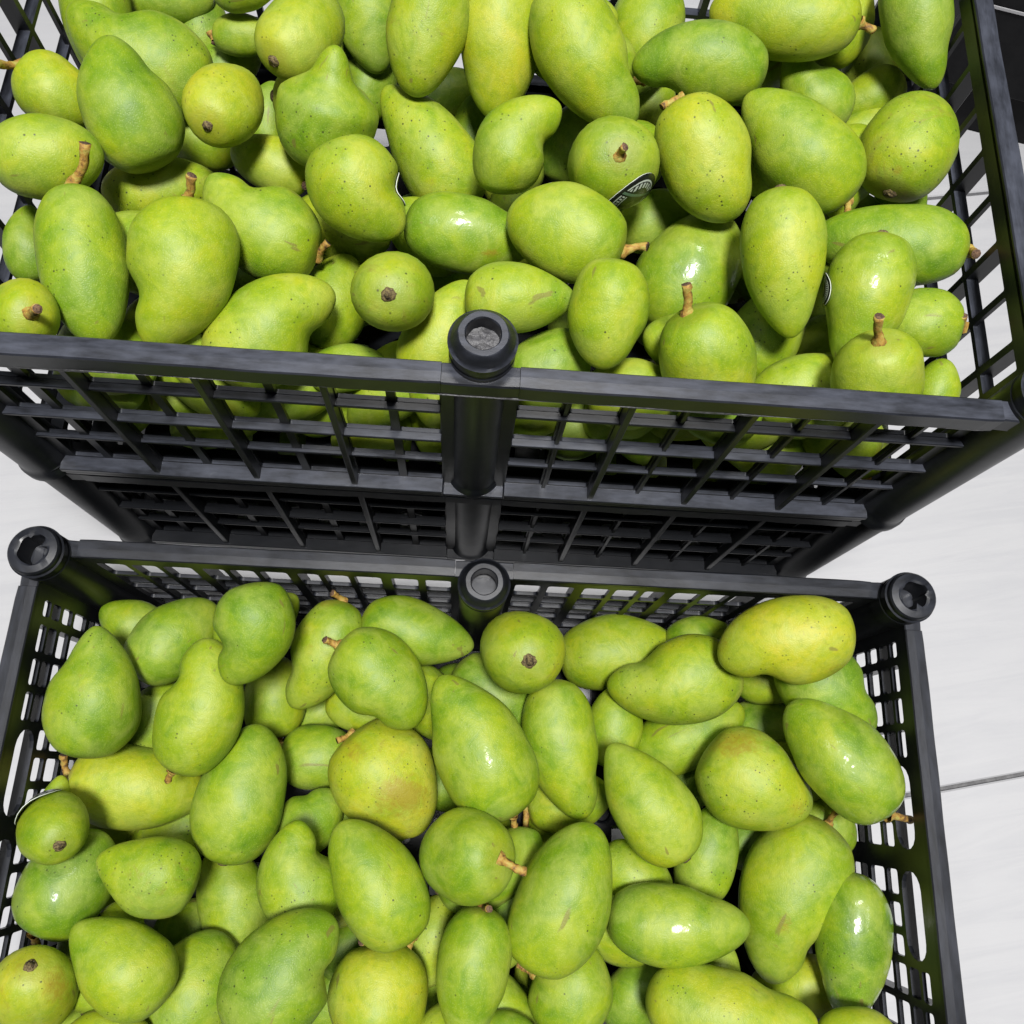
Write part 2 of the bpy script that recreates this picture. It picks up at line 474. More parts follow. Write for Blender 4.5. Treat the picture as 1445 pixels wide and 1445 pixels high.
def peg_mesh(seed, torn):
    rr = random.Random(seed)
    mb = MB()
    jag = [rr.uniform(-.03, .03) for _ in range(40)]
    if torn:
        p1, p2, k0 = rr.uniform(0, 6.28), rr.uniform(0, 6.28), rr.randrange(40)
        jag = [.05 * math.sin(2 * math.pi * 2 * k / 40 + p1) + .05 * math.sin(2 * math.pi * 5 * k / 40 + p2) - .06 + rr.uniform(-.02, .02) for k in range(40)]
        for dk, a in ((0, -.34), (1, -.20), (9, -.12)): jag[(k0 + dk) % 40] += a
    def jit(i, k):
        return (jag[k] * (1 if i in (9, 10, 11) else 0)) if torn else (.012 * math.sin(k * .9 + i) if i > 7 else 0)
    prof = [(.0166, -.012), (.0166, .0015), (.0160, .0022), (.0160, .0050), (.0167, .0054), (.0167, .0098), (.0172, .0103), (.0172, .0112), (.0160, .0120), (.0150, .0136),
            (.0126, .0178), (.0119, .0183), (.0090, .0183), (.0084, .0176), (.0082, .0060)]
    if torn:
        prof = prof[:9] + [(.0162, .0126), (.0158, .0150), (.0148, .0162), (.0106, .0170), (.0098, .0164), (.0088, .0120), (.0086, -.02)]
        def jit(i, k): return jag[k] * (1.0 if i == 13 else .75 if i == 14 else .35 if i == 15 else 0)
    mb.lathe(prof, 40, jit=jit)
    me = mb.build("peg"); me.materials.append(M_PLASTIC)
    for p in me.polygons: p.use_smooth = True
    me.set_sharp_from_angle(angle=R(28))
    return me
def plug_mesh(seed):
    rr = random.Random(seed); mb = MB()
    v = [(0, 0, .0096)]; f = []
    for i, r in enumerate((.003, .0055, .0083)):
        for k in range(24):
            a = 2 * math.pi * k / 24
            v.append((r * math.cos(a), r * math.sin(a), .0092 + rr.uniform(-.0009, .0009) * (1 if seed < 40 else .2)))
    for k in range(24): f.append((0, 1 + k, 1 + (k + 1) % 24))
    for i in range(2):
        for k in range(24): f.append((1 + i * 24 + k, 25 + i * 24 + k, 25 + i * 24 + (k + 1) % 24, 1 + i * 24 + (k + 1) % 24))
    me = mesh("dirt_plug", v, f); me.materials.append(M_DUST if seed < 40 else M_PLASTIC)
    for p in me.polygons: p.use_smooth = True
    return me
def post_mesh():
    if 'post' in ME: return ME['post']
    mb = MB()
    mb.lathe([(.0155, 0), (.0180, .0002), (.0180, .0070), (.0170, .0085), (.0162, .014), (.0162, HC - .001), (.0, HC - .001)], 40)
    me = mb.build("post"); me.materials.append(M_PLASTIC)
    for p in me.polygons: p.use_smooth = True
    me.set_sharp_from_angle(angle=R(35))
    ME['post'] = me
    return me
def base_mesh():
    if 'base' in ME: return ME['base']
    mb = MB(); global TH
    t = TH; TH = .004
    b2 = MB(); nx, ny = 16, 9
    W, D = 2 * (HX - RW) - .001, 2 * (HY - RW) - .001
    for i in range(nx):
        for j in range(ny):
            u0 = -W / 2 + W * i / nx; z0 = -D / 2 + D * j / ny
            u1, z1 = u0 + W / nx, z0 + D / ny
            cell(b2, u0, u1, z0, z1, (u0 + .0085, u1 - .0085, z0 + .0085, z1 - .0085), .003, 2)
    TH = t
    mb.raw([(x, z, .008 + y) for x, y, z in b2.v], b2.f)
    for i in range(2, nx, 3):
        for j in range(2, ny, 3):
            cx, cy = -W / 2 + W * i / nx, -D / 2 + D * j / ny
            mb.lathe([(.0080, .0075), (.0080, .0125), (.0066, .0130), (.0060, .0115), (.0060, .0075)], 20, cx, cy)
    me = mb.build("base"); me.materials.append(M_PLASTIC); ME['base'] = me
    return me

def make_crate(loc, rz, model, label, group, seed, dust_sheen):
    root = empty("plastic_crate", loc, rz); DUST_SHEEN[0] = dust_sheen
    tag(root, label, "crate", group)
    rr = random.Random(seed)
    long_key, side_key = ('longA', 'sideA') if model == 'A' else ('longB', 'sideB')
    thick = [.0788, .143, .2078] if model == 'A' else [.066, .129, .192]
    for (o, rot) in (((0, -HY + RW, 0), 0), ((0, HY - RW, 0), math.pi)):
        w = child("lattice_wall", ME[long_key], root, o, rot)
        for s in (-1, 1):
            fl = ((HC - .0461, .0072, .0024), (HC - .0861, .0074, .0024), (HC - .1238, .0050, .0024)) if model == 'A' else ((HC - .0790, .0078, .0024),)
            for z, dep, hgt in fl + ((HC - .1640, .0124, .0044), (.0028, .0112, .0036)):
                fm = boxmesh(('fl', dep, hgt), "flange", (-.1250, -dep, -hgt / 2), (.1250, -.0020, hgt / 2))
                child("flange", fm, w, (s * .1455, 0, z))
            for t in thick:
                um = boxmesh('up', "upright", (-.0020, -.0106, .0065), (.0020, -.0020, HC - .0130), .0005)
                child("upright", um, w, (s * t, 0, 0))
        child('flange', boxmesh(('flc',), 'flange', (-.0203, -.0110, -.0018), (.0203, -.0020, .0018)), w, (0, 0, .0028))
        thin = [.047, .111, .176, .240] if model == 'A' else [.042, .0895, .1095, .1525, .1725, .2165, .237]
        for t in thin:
            um = boxmesh('th', "rib", (-.0012, -.0050, .012), (.0012, -.0020, HC - .0130), .0002)
            child("rib", um, w, (s * t, 0, 0))
    for (o, rot) in (((HX - RW, 0, 0), math.pi / 2), ((-HX + RW, 0, 0), -math.pi / 2)):
        w = child("lattice_wall", ME[side_key], root, o, rot)
        fz = (HC - .0461, HC - .0861, HC - .1238) if model == 'A' else (HC - .0402, HC - .1000)
        for z in fz + (.0030,):
            dep = .0080 if z > .01 else .0112
            fm = boxmesh(('sfl', dep), "flange", (-.1480, -dep, -.0012), (.1480, -.0020, .0012))
            child("flange", fm, w, (0, 0, z))
        for t in ((-.126, -.063, 0, .063, .126) if model == 'A' else (-.1265, -.0835, .0835, .1265)):
            um = boxmesh('up', "upright", (-.0020, -.0106, .0065), (.0020, -.0020, HC - .0130), .0005)
            child("upright", um, w, (t, 0, 0))
    child("base", base_mesh(), root).color = (.1, 1, 0, 1)  # base darkened and dulled: shade between the mangoes put into its colour
    # posts with pegs
    px, py = HX - .0065, HY - .0065
    qm = HY - .0125
    spots = [(-px, -py, 1), (0, -qm, 0), (px, -py, 1), (px, py, 1), (0, qm, 0), (-px, py, 1)]
    pegs = {}
    for i, (x, y, corner) in enumerate(spots):
        p = child("post", post_mesh(), root, (x, y, 0), rr.uniform(0, 6))
        pg = child("peg", peg_mesh(seed * 10 + i, corner == 1 and model == 'B'), p, (0, 0, HC))
        if not corner: child("dirt_plug", plug_mesh(seed * 10 + i), p, (0, 0, HC - (0 if model == 'A' else .013)))
    # rim bars between the posts and the sunk blocks around them
    for (yy, rot) in ((-HY + RW, 0), (HY - RW, math.pi)):
        for s in (-1, 1):
            L = (HX - .0265) - .0195
            child("rim_bar", rim_mesh(('rb', seed, yy > 0, s), L, False, seed * 31 + (3 if yy > 0 else 0) + s), root, (s * (.0195 + L / 2), yy, HC), rot)
        child("rim_block", rim_mesh('blk', .0386, True, 5), root, (0, yy, HC), rot)
        for s in (-1, 1):
            child("rim_block", rim_mesh('blkc', .0330, True, 6), root, (s * (HX - .0265 + .0003 + .0165), yy, HC), rot)
    for (xx, rot) in ((HX - RW, math.pi / 2), (-HX + RW, -math.pi / 2)):
        L = 2 * (HY - .0265)
        child("rim_bar", rim_mesh(('rs', seed, xx > 0), L, False, seed * 17 + (2 if xx > 0 else 0)), root, (xx, 0, HC), rot)
        for s in (-1, 1):
            child("rim_block", rim_mesh('blks', .0250, True, 8), root, (xx, s * (HY - .0265 + .0003 + .0125), HC), rot)
    return root

ZT = .1662
G_CR = "black plastic crates of mangoes"
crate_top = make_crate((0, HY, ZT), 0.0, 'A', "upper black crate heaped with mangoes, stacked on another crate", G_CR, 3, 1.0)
crate_under = make_crate((.001, HY + .001, -.0080), 0.0, 'A', "black crate underneath the upper crate, mostly in its shadow", G_CR, 5, .06)  # low last value: the upper crate's shade put into its colour
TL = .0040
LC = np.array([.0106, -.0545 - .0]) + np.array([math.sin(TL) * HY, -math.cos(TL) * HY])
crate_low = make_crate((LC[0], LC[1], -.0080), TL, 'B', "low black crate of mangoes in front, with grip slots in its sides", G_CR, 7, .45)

# ragged moulding flash under the lip of the upper crate's front rim
def flash():
    rr = random.Random(4); v = []; f = []; n = 90
    for i in range(n + 1):
        x = -.25 + .5 * i / n
        d = max(0.0002, .0016 * (math.sin(i * .31) * .5 + math.sin(i * .113 + 1) * .6) + rr.uniform(-.0003, .0003))
        v += [(x, 0, 0), (x, -.0004, -d), (x, .0004, 0)]
    for i in range(n):
        a = i * 3; f += [(a, a + 3, a + 4, a + 1), (a + 1, a + 4, a + 5, a + 2)]
    me = mesh("moulding_flash", v, f); me.materials.append(M_DUST)
    for s in (-1, 1):
        child("moulding_flash", me, crate_top, (s * .01, -HY - RW - .0001, HC - .0120))
flash()

# ------------------------------------------------------------------ mangoes
ROT = np.array(Euler(EUL, 'XYZ').to_matrix())
def ray(u, v):
    return ROT @ np.array([(u - 722.5) / F_PX, -(v - 722.5) / F_PX, -1.0])
EX, EY, EZ = ROT[:, 0], ROT[:, 1], ROT[:, 2]

def profile(s, taper):
    a = abs(s)
    e = 2.35 if s < 0 else 2.0
    r = max(0.0, 1 - a ** e) ** .5
    beak = 0
    if taper >= .7:
        q = min(1, max(0, (s - .12) / .5)); beak = (taper - .45) * q * q * (3 - 2 * q); taper = .1
    elif taper > 0: taper *= .8
    k = 1 - taper * (.46 * s + .20 * s * s)
    if s > .15: k *= 1 - taper * .22 * ((s - .15) / .85) ** 1.2
    return r * k * (1 - beak)
def prof_table(taper):
    ss = np.linspace(-1, 1, 81)
    r = np.array([profile(float(s), taper) for s in ss])
    return r.max()
def centre_line(L, W, bend, n=121):
    # stem at the start, tip at the end; the last part hooks in the plane of the picture
    s = np.linspace(-1, 1, n)
    off = np.where(s > -.25, ((s + .25) / 1.25) ** 2, 0) * bend * W * .85 + .12 * bend * W * (s < -.25) * ((s + .25) / .75) ** 2
    x = s * L / 2 * (1 - .10 * abs(bend)); y = off - off[n // 2] * .5 - bend * W * .12
    return s, x, y
def mango_geo(L, W, bend, taper, seed, nu=34, nv=26, flat=.92):
    rr = random.Random(seed)
    mx = prof_table(taper)
    s_t, x_t, y_t = centre_line(L, W, bend)
    ph = [rr.uniform(0, 6.28) for _ in range(6)]
    am = [rr.uniform(.008, .024) for _ in range(4)]
    def surf(s, v, k=1.0):
        s = max(-1, min(1, s))
        x = np.interp(s, s_t, x_t); y = np.interp(s, s_t, y_t)
        ds = .02
        dx = np.interp(min(1, s + ds), s_t, x_t) - np.interp(max(-1, s - ds), s_t, x_t)
        dy = np.interp(min(1, s + ds), s_t, y_t) - np.interp(max(-1, s - ds), s_t, y_t)
        l = math.hypot(dx, dy); nx_, ny_ = -dy / l, dx / l
        r = profile(s, taper) / mx * W / 2
        lump = 1 + am[0] * math.sin(2 * v + ph[0] + 2 * s) + am[1] * math.sin(3 * v + ph[1] - 3 * s) + am[2] * math.sin(4.0 * s + ph[2] + v) + am[3] * .6 * math.sin(7 * s + ph[3] + 2 * v)
        r *= lump * k
        if bend: # the sinus beside the beak
            q = max(0.0, math.cos(v) * (1 if bend > 0 else -1))
            r *= 1 - min(.27, abs(bend) * .95) * q ** 1.6 * math.exp(-((s - .50) / .22) ** 2)
        c, sn = math.cos(v), math.sin(v)
        if s < -.86: # stem hollow
            x += W * .035 * ((-s - .86) / .14)
        return (x + nx_ * r * c, y + ny_ * r * c, r * sn * flat)
    v = []; ax = []; f = []
    for i in range(1, nu):
        u = math.pi * i / nu; s = -math.cos(u)
        for j in range(nv):
            v.append(surf(s, 2 * math.pi * j / nv)); ax.append((s + 1) / 2)
    p0 = len(v); v.append(surf(-1, 0)); ax.append(0.0)
    p1 = len(v); v.append(surf(1, 0)); ax.append(1.0)
    for i in range(nu - 2):
        for j in range(nv):
            k = (j + 1) % nv
            f.append((i * nv + j, (i + 1) * nv + j, (i + 1) * nv + k, i * nv + k)[::-1])
    for j in range(nv):
        k = (j + 1) % nv
        f.append((p0, j, k)[::-1]); q = (nu - 2) * nv
        f.append((p1, q + k, q + j)[::-1])
    return v, f, ax, surf
def tube(pts, rad, seg=9, seed=0):
    rr = random.Random(seed); v = []; f = []
    pts = [Vector(p) for p in pts]; n = len(pts)
    for i, p in enumerate(pts):
        d = (pts[min(n - 1, i + 1)] - pts[max(0, i - 1)]).normalized()
        a = d.orthogonal().normalized() if i == 0 else (a0 - d * a0.dot(d)).normalized()
        a0 = a; b = d.cross(a)
        for k in range(seg):
            t = 2 * math.pi * k / seg; r = rad[i] * (1 + rr.uniform(-.16, .16))
            v.append(tuple(p + a * (r * math.cos(t)) + b * (r * math.sin(t))))
    for i in range(n - 1):
        for k in range(seg):
            l = (k + 1) % seg
            f.append((i * seg + k, i * seg + l, (i + 1) * seg + l, (i + 1) * seg + k))
    v.append(tuple(pts[-1] - (pts[-1] - pts[-2]).normalized() * rad[-1] * .35))
    for k in range(seg): f.append(((n - 1) * seg + k, (n - 1) * seg + (k + 1) % seg, len(v) - 1))
    return v, f, seg

class Heap:
    def __init__(s, name, box, zmax_wall):
        s.name = name; s.C = np.zeros((0, 3)); s.r = np.zeros(0); s.box = box; s.zw = zmax_wall
    def pen(s, C, r):
        if len(s.C) == 0: return 0.0
        d = np.linalg.norm(s.C[None] - C[:, None], axis=2)
        return float((s.r[None] + r[:, None] - d).max())
    def wall(s, C, r):
        x0, x1, y0, y1, z0, rot, cx, cy = s.box
        c, sn = math.cos(-rot), math.sin(-rot)
        X = (C[:, 0] - cx) * c - (C[:, 1] - cy) * sn; Y = (C[:, 0] - cx) * sn + (C[:, 1] - cy) * c
        low = C[:, 2] < s.zw + (1.0 if s.name == 'top' else .012)
        w = np.maximum(np.maximum(X + r - x1, x0 - (X - r)), np.maximum(Y + r - y1, y0 - (Y - r)))
        return float(np.where(low, w, -1).max())
    def push(s, C, r):
        x0, x1, y0, y1, z0, rot, cx, cy = s.box
        c, sn = math.cos(-rot), math.sin(-rot)
        X = (C[:, 0] - cx) * c - (C[:, 1] - cy) * sn; Y = (C[:, 0] - cx) * sn + (C[:, 1] - cy) * c
        low = C[:, 2] < s.zw + (1.0 if s.name == 'top' else .012)
        if not low.any(): return np.zeros(3)
        X, Y, q = X[low], Y[low], r[low]
        dx = max(0, (x0 - (X - q)).max()) - max(0, (X + q - x1).max())
        dy = max(0, (y0 - (Y - q)).max()) - max(0, (Y + q - y1).max())
        c, sn = math.cos(rot), math.sin(rot)
        return np.array([dx * c - dy * sn, dx * sn + dy * c, 0.0])
    def bottom(s, C, r): return float((s.box[4] - (C[:, 2] - r)).max())
    def add(s, C, r):
        s.C = np.vstack([s.C, C]); s.r = np.concatenate([s.r, r])

IN_X, IN_Y = HX - RW - .0005, HY - RW - .0005
heap_top = Heap("top", (-IN_X, IN_X, -IN_Y, IN_Y, ZT + .010, 0, 0, HY), ZT + HC)
heap_low = Heap("low", (-IN_X, IN_X, -IN_Y, IN_Y, .011, TL, LC[0], LC[1]), HC)
heap_und = Heap("und", (-IN_X, IN_X, -IN_Y, IN_Y, .011, 0, .001, HY + .001), HC)
for hp, (cx, cy), rot, zb in ((heap_top, (0, HY), 0, ZT), (heap_low, LC, TL, 0), (heap_und, (.001, HY + .001), 0, 0)):
    for (x, y) in ((0, -(HY - .0125)), (0, HY - .0125), (HX - .0065, HY - .0065), (-HX + .0065, HY - .0065), (HX - .0065, -HY + .0065), (-HX + .0065, -HY + .0065)):
        z = np.arange(zb, zb + HC + .016, .008)
        X = cx + x * math.cos(rot) - y * math.sin(rot); Y = cy + x * math.sin(rot) + y * math.cos(rot)
        hp.add(np.stack([np.full_like(z, X), np.full_like(z, Y), z], 1), np.full(len(z), .0165))

def pose(cx, cy, lam, ln, wd, ang, tilt, bend, taper, bp=None):
    """where a fruit seen at this place, at this distance, lies: centre, axes, real size"""
    d = ray(cx, cy); P = CAM + d * lam
    a = R(ang); e2 = np.array([math.cos(a), math.sin(a)])
    rx, ry = (cx - 722.5) / F_PX, -(cy - 722.5) / F_PX
    def stretch(ex, ey): return math.sqrt(1 + (ex * rx + ey * ry) ** 2)
    px = lam / F_PX
    W = wd * px * 1.04 / stretch(-e2[1], e2[0])
    Lapp = ln * px * 1.03 / (1 + (stretch(e2[0], e2[1]) - 1) * .6)
    t = R(tilt)
    L2 = Lapp ** 2 - (W * math.sin(t)) ** 2
    L = math.sqrt(max(L2, 0)) / max(.2, math.cos(t))
    if abs(tilt) > 25: L = min(max(L, 1.22 * W), 1.55 * W)
    dn = -d / np.linalg.norm(d)
    n0 = EZ * .5 + dn * .5; n0 /= np.linalg.norm(n0)
    e = EX * e2[0] + EY * e2[1]; e = e - n0 * e.dot(n0); e /= np.linalg.norm(e)
    X = e * math.cos(t) + n0 * math.sin(t)
    Z = n0 * math.cos(t) - e * math.sin(t)
    if bp is not None:      # the stem end is seen at this place: turn the axis towards it
        b = ray(*bp); b = b / np.linalg.norm(b); oc = CAM - P; h = oc.dot(b); rad = L * .47
        q = h * h - (oc.dot(oc) - rad * rad)
        B = CAM + b * (-h - math.sqrt(q) if q > 0 else -h)
        X = (P - B) / np.linalg.norm(P - B)
        Z = n0 - X * n0.dot(X)
        if np.linalg.norm(Z) < .3: Z = EY - X * EY.dot(X)
        Z /= np.linalg.norm(Z)
    Y = np.cross(Z, X)
    return P, np.stack([X, Y, Z], 1), L, W
def spheres(P, M, L, W, bend, taper):
    mx = prof_table(taper); s_t, x_t, y_t = centre_line(L, W, bend)
    C = []; r = []
    for s in (-.72, -.5, -.25, 0, .25, .48, .68, .84):
        rr = profile(s, taper) / mx * W / 2 * .955
        C.append(P + M @ np.array([np.interp(s, s_t, x_t), np.interp(s, s_t, y_t), 0])); r.append(rr)
    return np.array(C), np.array(r)

SEED = [100]
COUNT = {'tri': 0}
def build_mango(P, M, L, W, bend, taper, tone, label, group, stem=0, st=None, wet=0.0, spots=.3, sticker=None, lam=None, cpx=None, stains=None, coarse=False):
    SEED[0] += 1; sd = SEED[0]
    v, f, ax, surf = mango_geo(L, W, bend, taper, sd, *((34, 26) if not coarse else (22, 18)))
    me = mesh("mango", v, f)
    at = me.attributes.new("ax", 'FLOAT', 'POINT'); at.data.foreach_set("value", ax)
    if stains:
        va = np.array(v) @ M.T + P; e = (va - CAM) @ ROT
        u_, w_ = 722.5 + F_PX * e[:, 0] / -e[:, 2], 722.5 - F_PX * e[:, 1] / -e[:, 2]
        front = np.linalg.norm(va - CAM, axis=1) < np.linalg.norm(P - CAM) + W * .08
        sv = np.zeros(len(v))
        for (a, b, rx, ry, k) in stains:
            sv = np.maximum(sv, k * np.clip(1.25 - np.hypot((u_ - a) / rx, (w_ - b) / ry), 0, 1) * front)
        sa = me.attributes.new("stain", 'FLOAT', 'POINT'); sa.data.foreach_set("value", sv)
    o = link("mango", me, [M_MANGO], smooth=True)
    mw = Matrix(((*M[0], P[0]), (*M[1], P[1]), (*M[2], P[2]), (0, 0, 0, 1)))
    o.matrix_world = mw
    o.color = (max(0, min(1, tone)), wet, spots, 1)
    tag(o, label, "mango", group)
    base = Vector(surf(-1, 0))
    rr = random.Random(sd + 5)
    if stem:
        axis = Vector((-1, 0, 0))
        if stem == 'b':
            r0 = W * rr.uniform(.048, .060)
            pts = [base + axis * t for t in (-.0014, .0002, .0009, .0012, .0008, -.0002)]
            tv, tf, sg = tube(pts, [r0 * 1.7, r0 * 1.35, r0 * 1.1, r0 * .85, r0 * .62, r0 * .45], 14, sd)
            tv[-1] = tuple(base - axis * .0012)
            k = len(tv)
            me2 = mesh("stem_scar", tv, tf); so = link("stem_scar", me2, [M_SCAR, M_CUT], o, smooth=True)
            for p in me2.polygons:
                if len(p.vertices) == 3: p.material_index = 1
        else:
            r0 = .0021 if stem == 's' else .0024
            if st is not None:
                q = np.array([st[0] - cpx[0], -(st[1] - cpx[1])]) * lam / F_PX
                tgt = Vector(M.T @ (EX * q[0] + EY * q[1])) + Vector(M.T @ (-ray(*cpx) / np.linalg.norm(ray(*cpx)))) * (st[2] if len(st) > 2 else .006)
            else:
                tgt = base + Vector((-(.007 if stem == 's' else .016), rr.uniform(-.003, .003), rr.uniform(-.002, .004)))
            dvec = tgt - base
            side = dvec.orthogonal().normalized() * dvec.length * rr.uniform(-.10, .10)
            pts = []; rad = []
            for i, t in enumerate((-.16, 0, .10, .22, .36, .50, .64, .76, .88, 1.0)):
                pts.append(base + dvec * t + side * math.sin(max(0, t) * 3.0) + Vector((rr.uniform(-1, 1), rr.uniform(-1, 1), rr.uniform(-1, 1))) * (.00035 if 0 < t < 1 else 0))
                rad.append(r0 * (1.85, 1.7, 1.25, 1.0, .92, .90, 1.0, .95, 1.12, 1.1)[i] * rr.uniform(.94, 1.06))
            tv, tf, sg = tube(pts, rad, 9, sd)
            me2 = mesh("stem", tv, tf); so = link("stem", me2, [M_STEM, M_CUT], o, smooth=True)
            for p in me2.polygons:
                if len(p.vertices) == 3: p.material_index = 1
    if sticker:
        d3, ra, rot, lift = sticker
        D = Vector(M.T @ (EX * d3[0] + EY * d3[1] + EZ * d3[2])).normalized()
        bvh = BVHTree.FromPolygons(v, f)
        hit, nrm, _, _ = bvh.ray_cast(D * L * 1.5, -D)
        nrm = nrm if nrm.dot(D) > 0 else -nrm
        t1 = nrm.orthogonal().normalized(); t2 = nrm.cross(t1)
        t1, t2 = t1 * math.cos(rot) + t2 * math.sin(rot), t2 * math.cos(rot) - t1 * math.sin(rot)
        NR, NA = 7, 36
        def pt(rho, ph):
            q = hit + t1 * (rho * math.cos(ph) * ra * 1.15) + t2 * (rho * math.sin(ph) * ra * .90)
            h2 = bvh.ray_cast(q + nrm * .03, -nrm)
            w = h2[0] if h2[0] is not None and (h2[0] - q).length < .012 else q
            return tuple(w + nrm * (.0006 + lift * max(0, math.cos(ph) * rho) ** 2))
        vs = [pt(0, 0)]; uv = [(0, 0)]; fs = []
        for i in range(1, NR + 1):
            for j in range(NA):
                ph = 2 * math.pi * j / NA; rho = i / NR
                vs.append(pt(rho, ph)); uv.append((rho * math.cos(ph), rho * math.sin(ph)))
        for j in range(NA): fs.append((0, 1 + j, 1 + (j + 1) % NA))
        for i in range(NR - 1):
            for j in range(NA):
                a, b = 1 + i * NA + j, 1 + i * NA + (j + 1) % NA
                fs.append((a, a + NA, b + NA, b))
        me3 = mesh("sticker", vs, fs)
        ul = me3.uv_layers.new(name="uv")
        for lp in me3.loops: ul.data[lp.index].uv = uv[lp.vertex_index]
        so = link("sticker", me3, [M_STICK, M_STICKBACK], o, smooth=True)
        md = so.modifiers.new("thickness", 'SOLIDIFY'); md.thickness = .0004; md.offset = 1; md.material_offset_rim = 1; md.material_offset = 0
    return o

G_TOP = "mangoes heaped in the upper crate"
G_LOW = "mangoes heaped in the front crate"
G_UND = "mangoes in the crate underneath"
NAMES = []
def place_all(rows, heap, z0, group, dz):
    rows = sorted(rows, key=lambda r: r[9])
    for row in rows:
        label, cx, cy, ln, wd, ang, tilt, bend, taper, layer, tone = row[:11]
        ex = dict(row[11]) if len(row) > 11 else {}
        bp = ex.pop('bp', None)
        zt = z0 - max(0, layer) * dz + (.012 if layer < 0 else 0) + ex.pop('dz', 0)
        d = ray(cx, cy); lam0 = (zt - CAM[2]) / d[2]
        best = None
        for dl in [0.0] + [q * .002 for k in range(1, 56) for q in (k, -k)]:
            lam = lam0 + dl
            P, M, L, W = pose(cx, cy, lam, ln, wd, ang, tilt, bend, taper, bp)
            C, r = spheres(P, M, L, W, bend, taper)
            wl = heap.wall(C, r); bo = heap.bottom(C, r)
            if layer >= 2 and dl < -.026: continue
            cheap = 6.0 * max(wl - .002, 0) + 2 * max(bo, 0) + (.045 * dl if dl > 0 else -(.12 if layer < 1 else 3.0) * dl)
            if best is not None and cheap >= best[0]: continue
            pe = heap.pen(C, r)
            score = cheap + max(pe - (.0028, .0045, .0075, .0075)[max(0, int(layer))], 0)
            if best is None or score < best[0]: best = (score, lam, pe, wl)
        ls = lam0
        lam = best[1]
        P, M, L, W = pose(cx, cy, lam, ln, wd, ang, tilt, bend, taper, bp)
        C, r = spheres(P, M, L, W, bend, taper)
        shift = heap.push(C, r)
        if np.linalg.norm(shift) > .002:      # whatever still crosses a wall moves in
            P = P + shift; C = C + shift
        heap.add(C, r)
        if best[2] > .006 or best[3] > .004: print("TIGHT %-60s layer %s pen %.1f mm wall %.1f mm drop %.1f" % (label[:60], layer, best[2] * 1000, best[3] * 1000, (lam - ls) * 1000))
        o = build_mango(P, M, L, W, bend, taper, tone, label, group, lam=lam, cpx=(cx, cy), **ex)
        NAMES.append((label, L, W, P[2]))

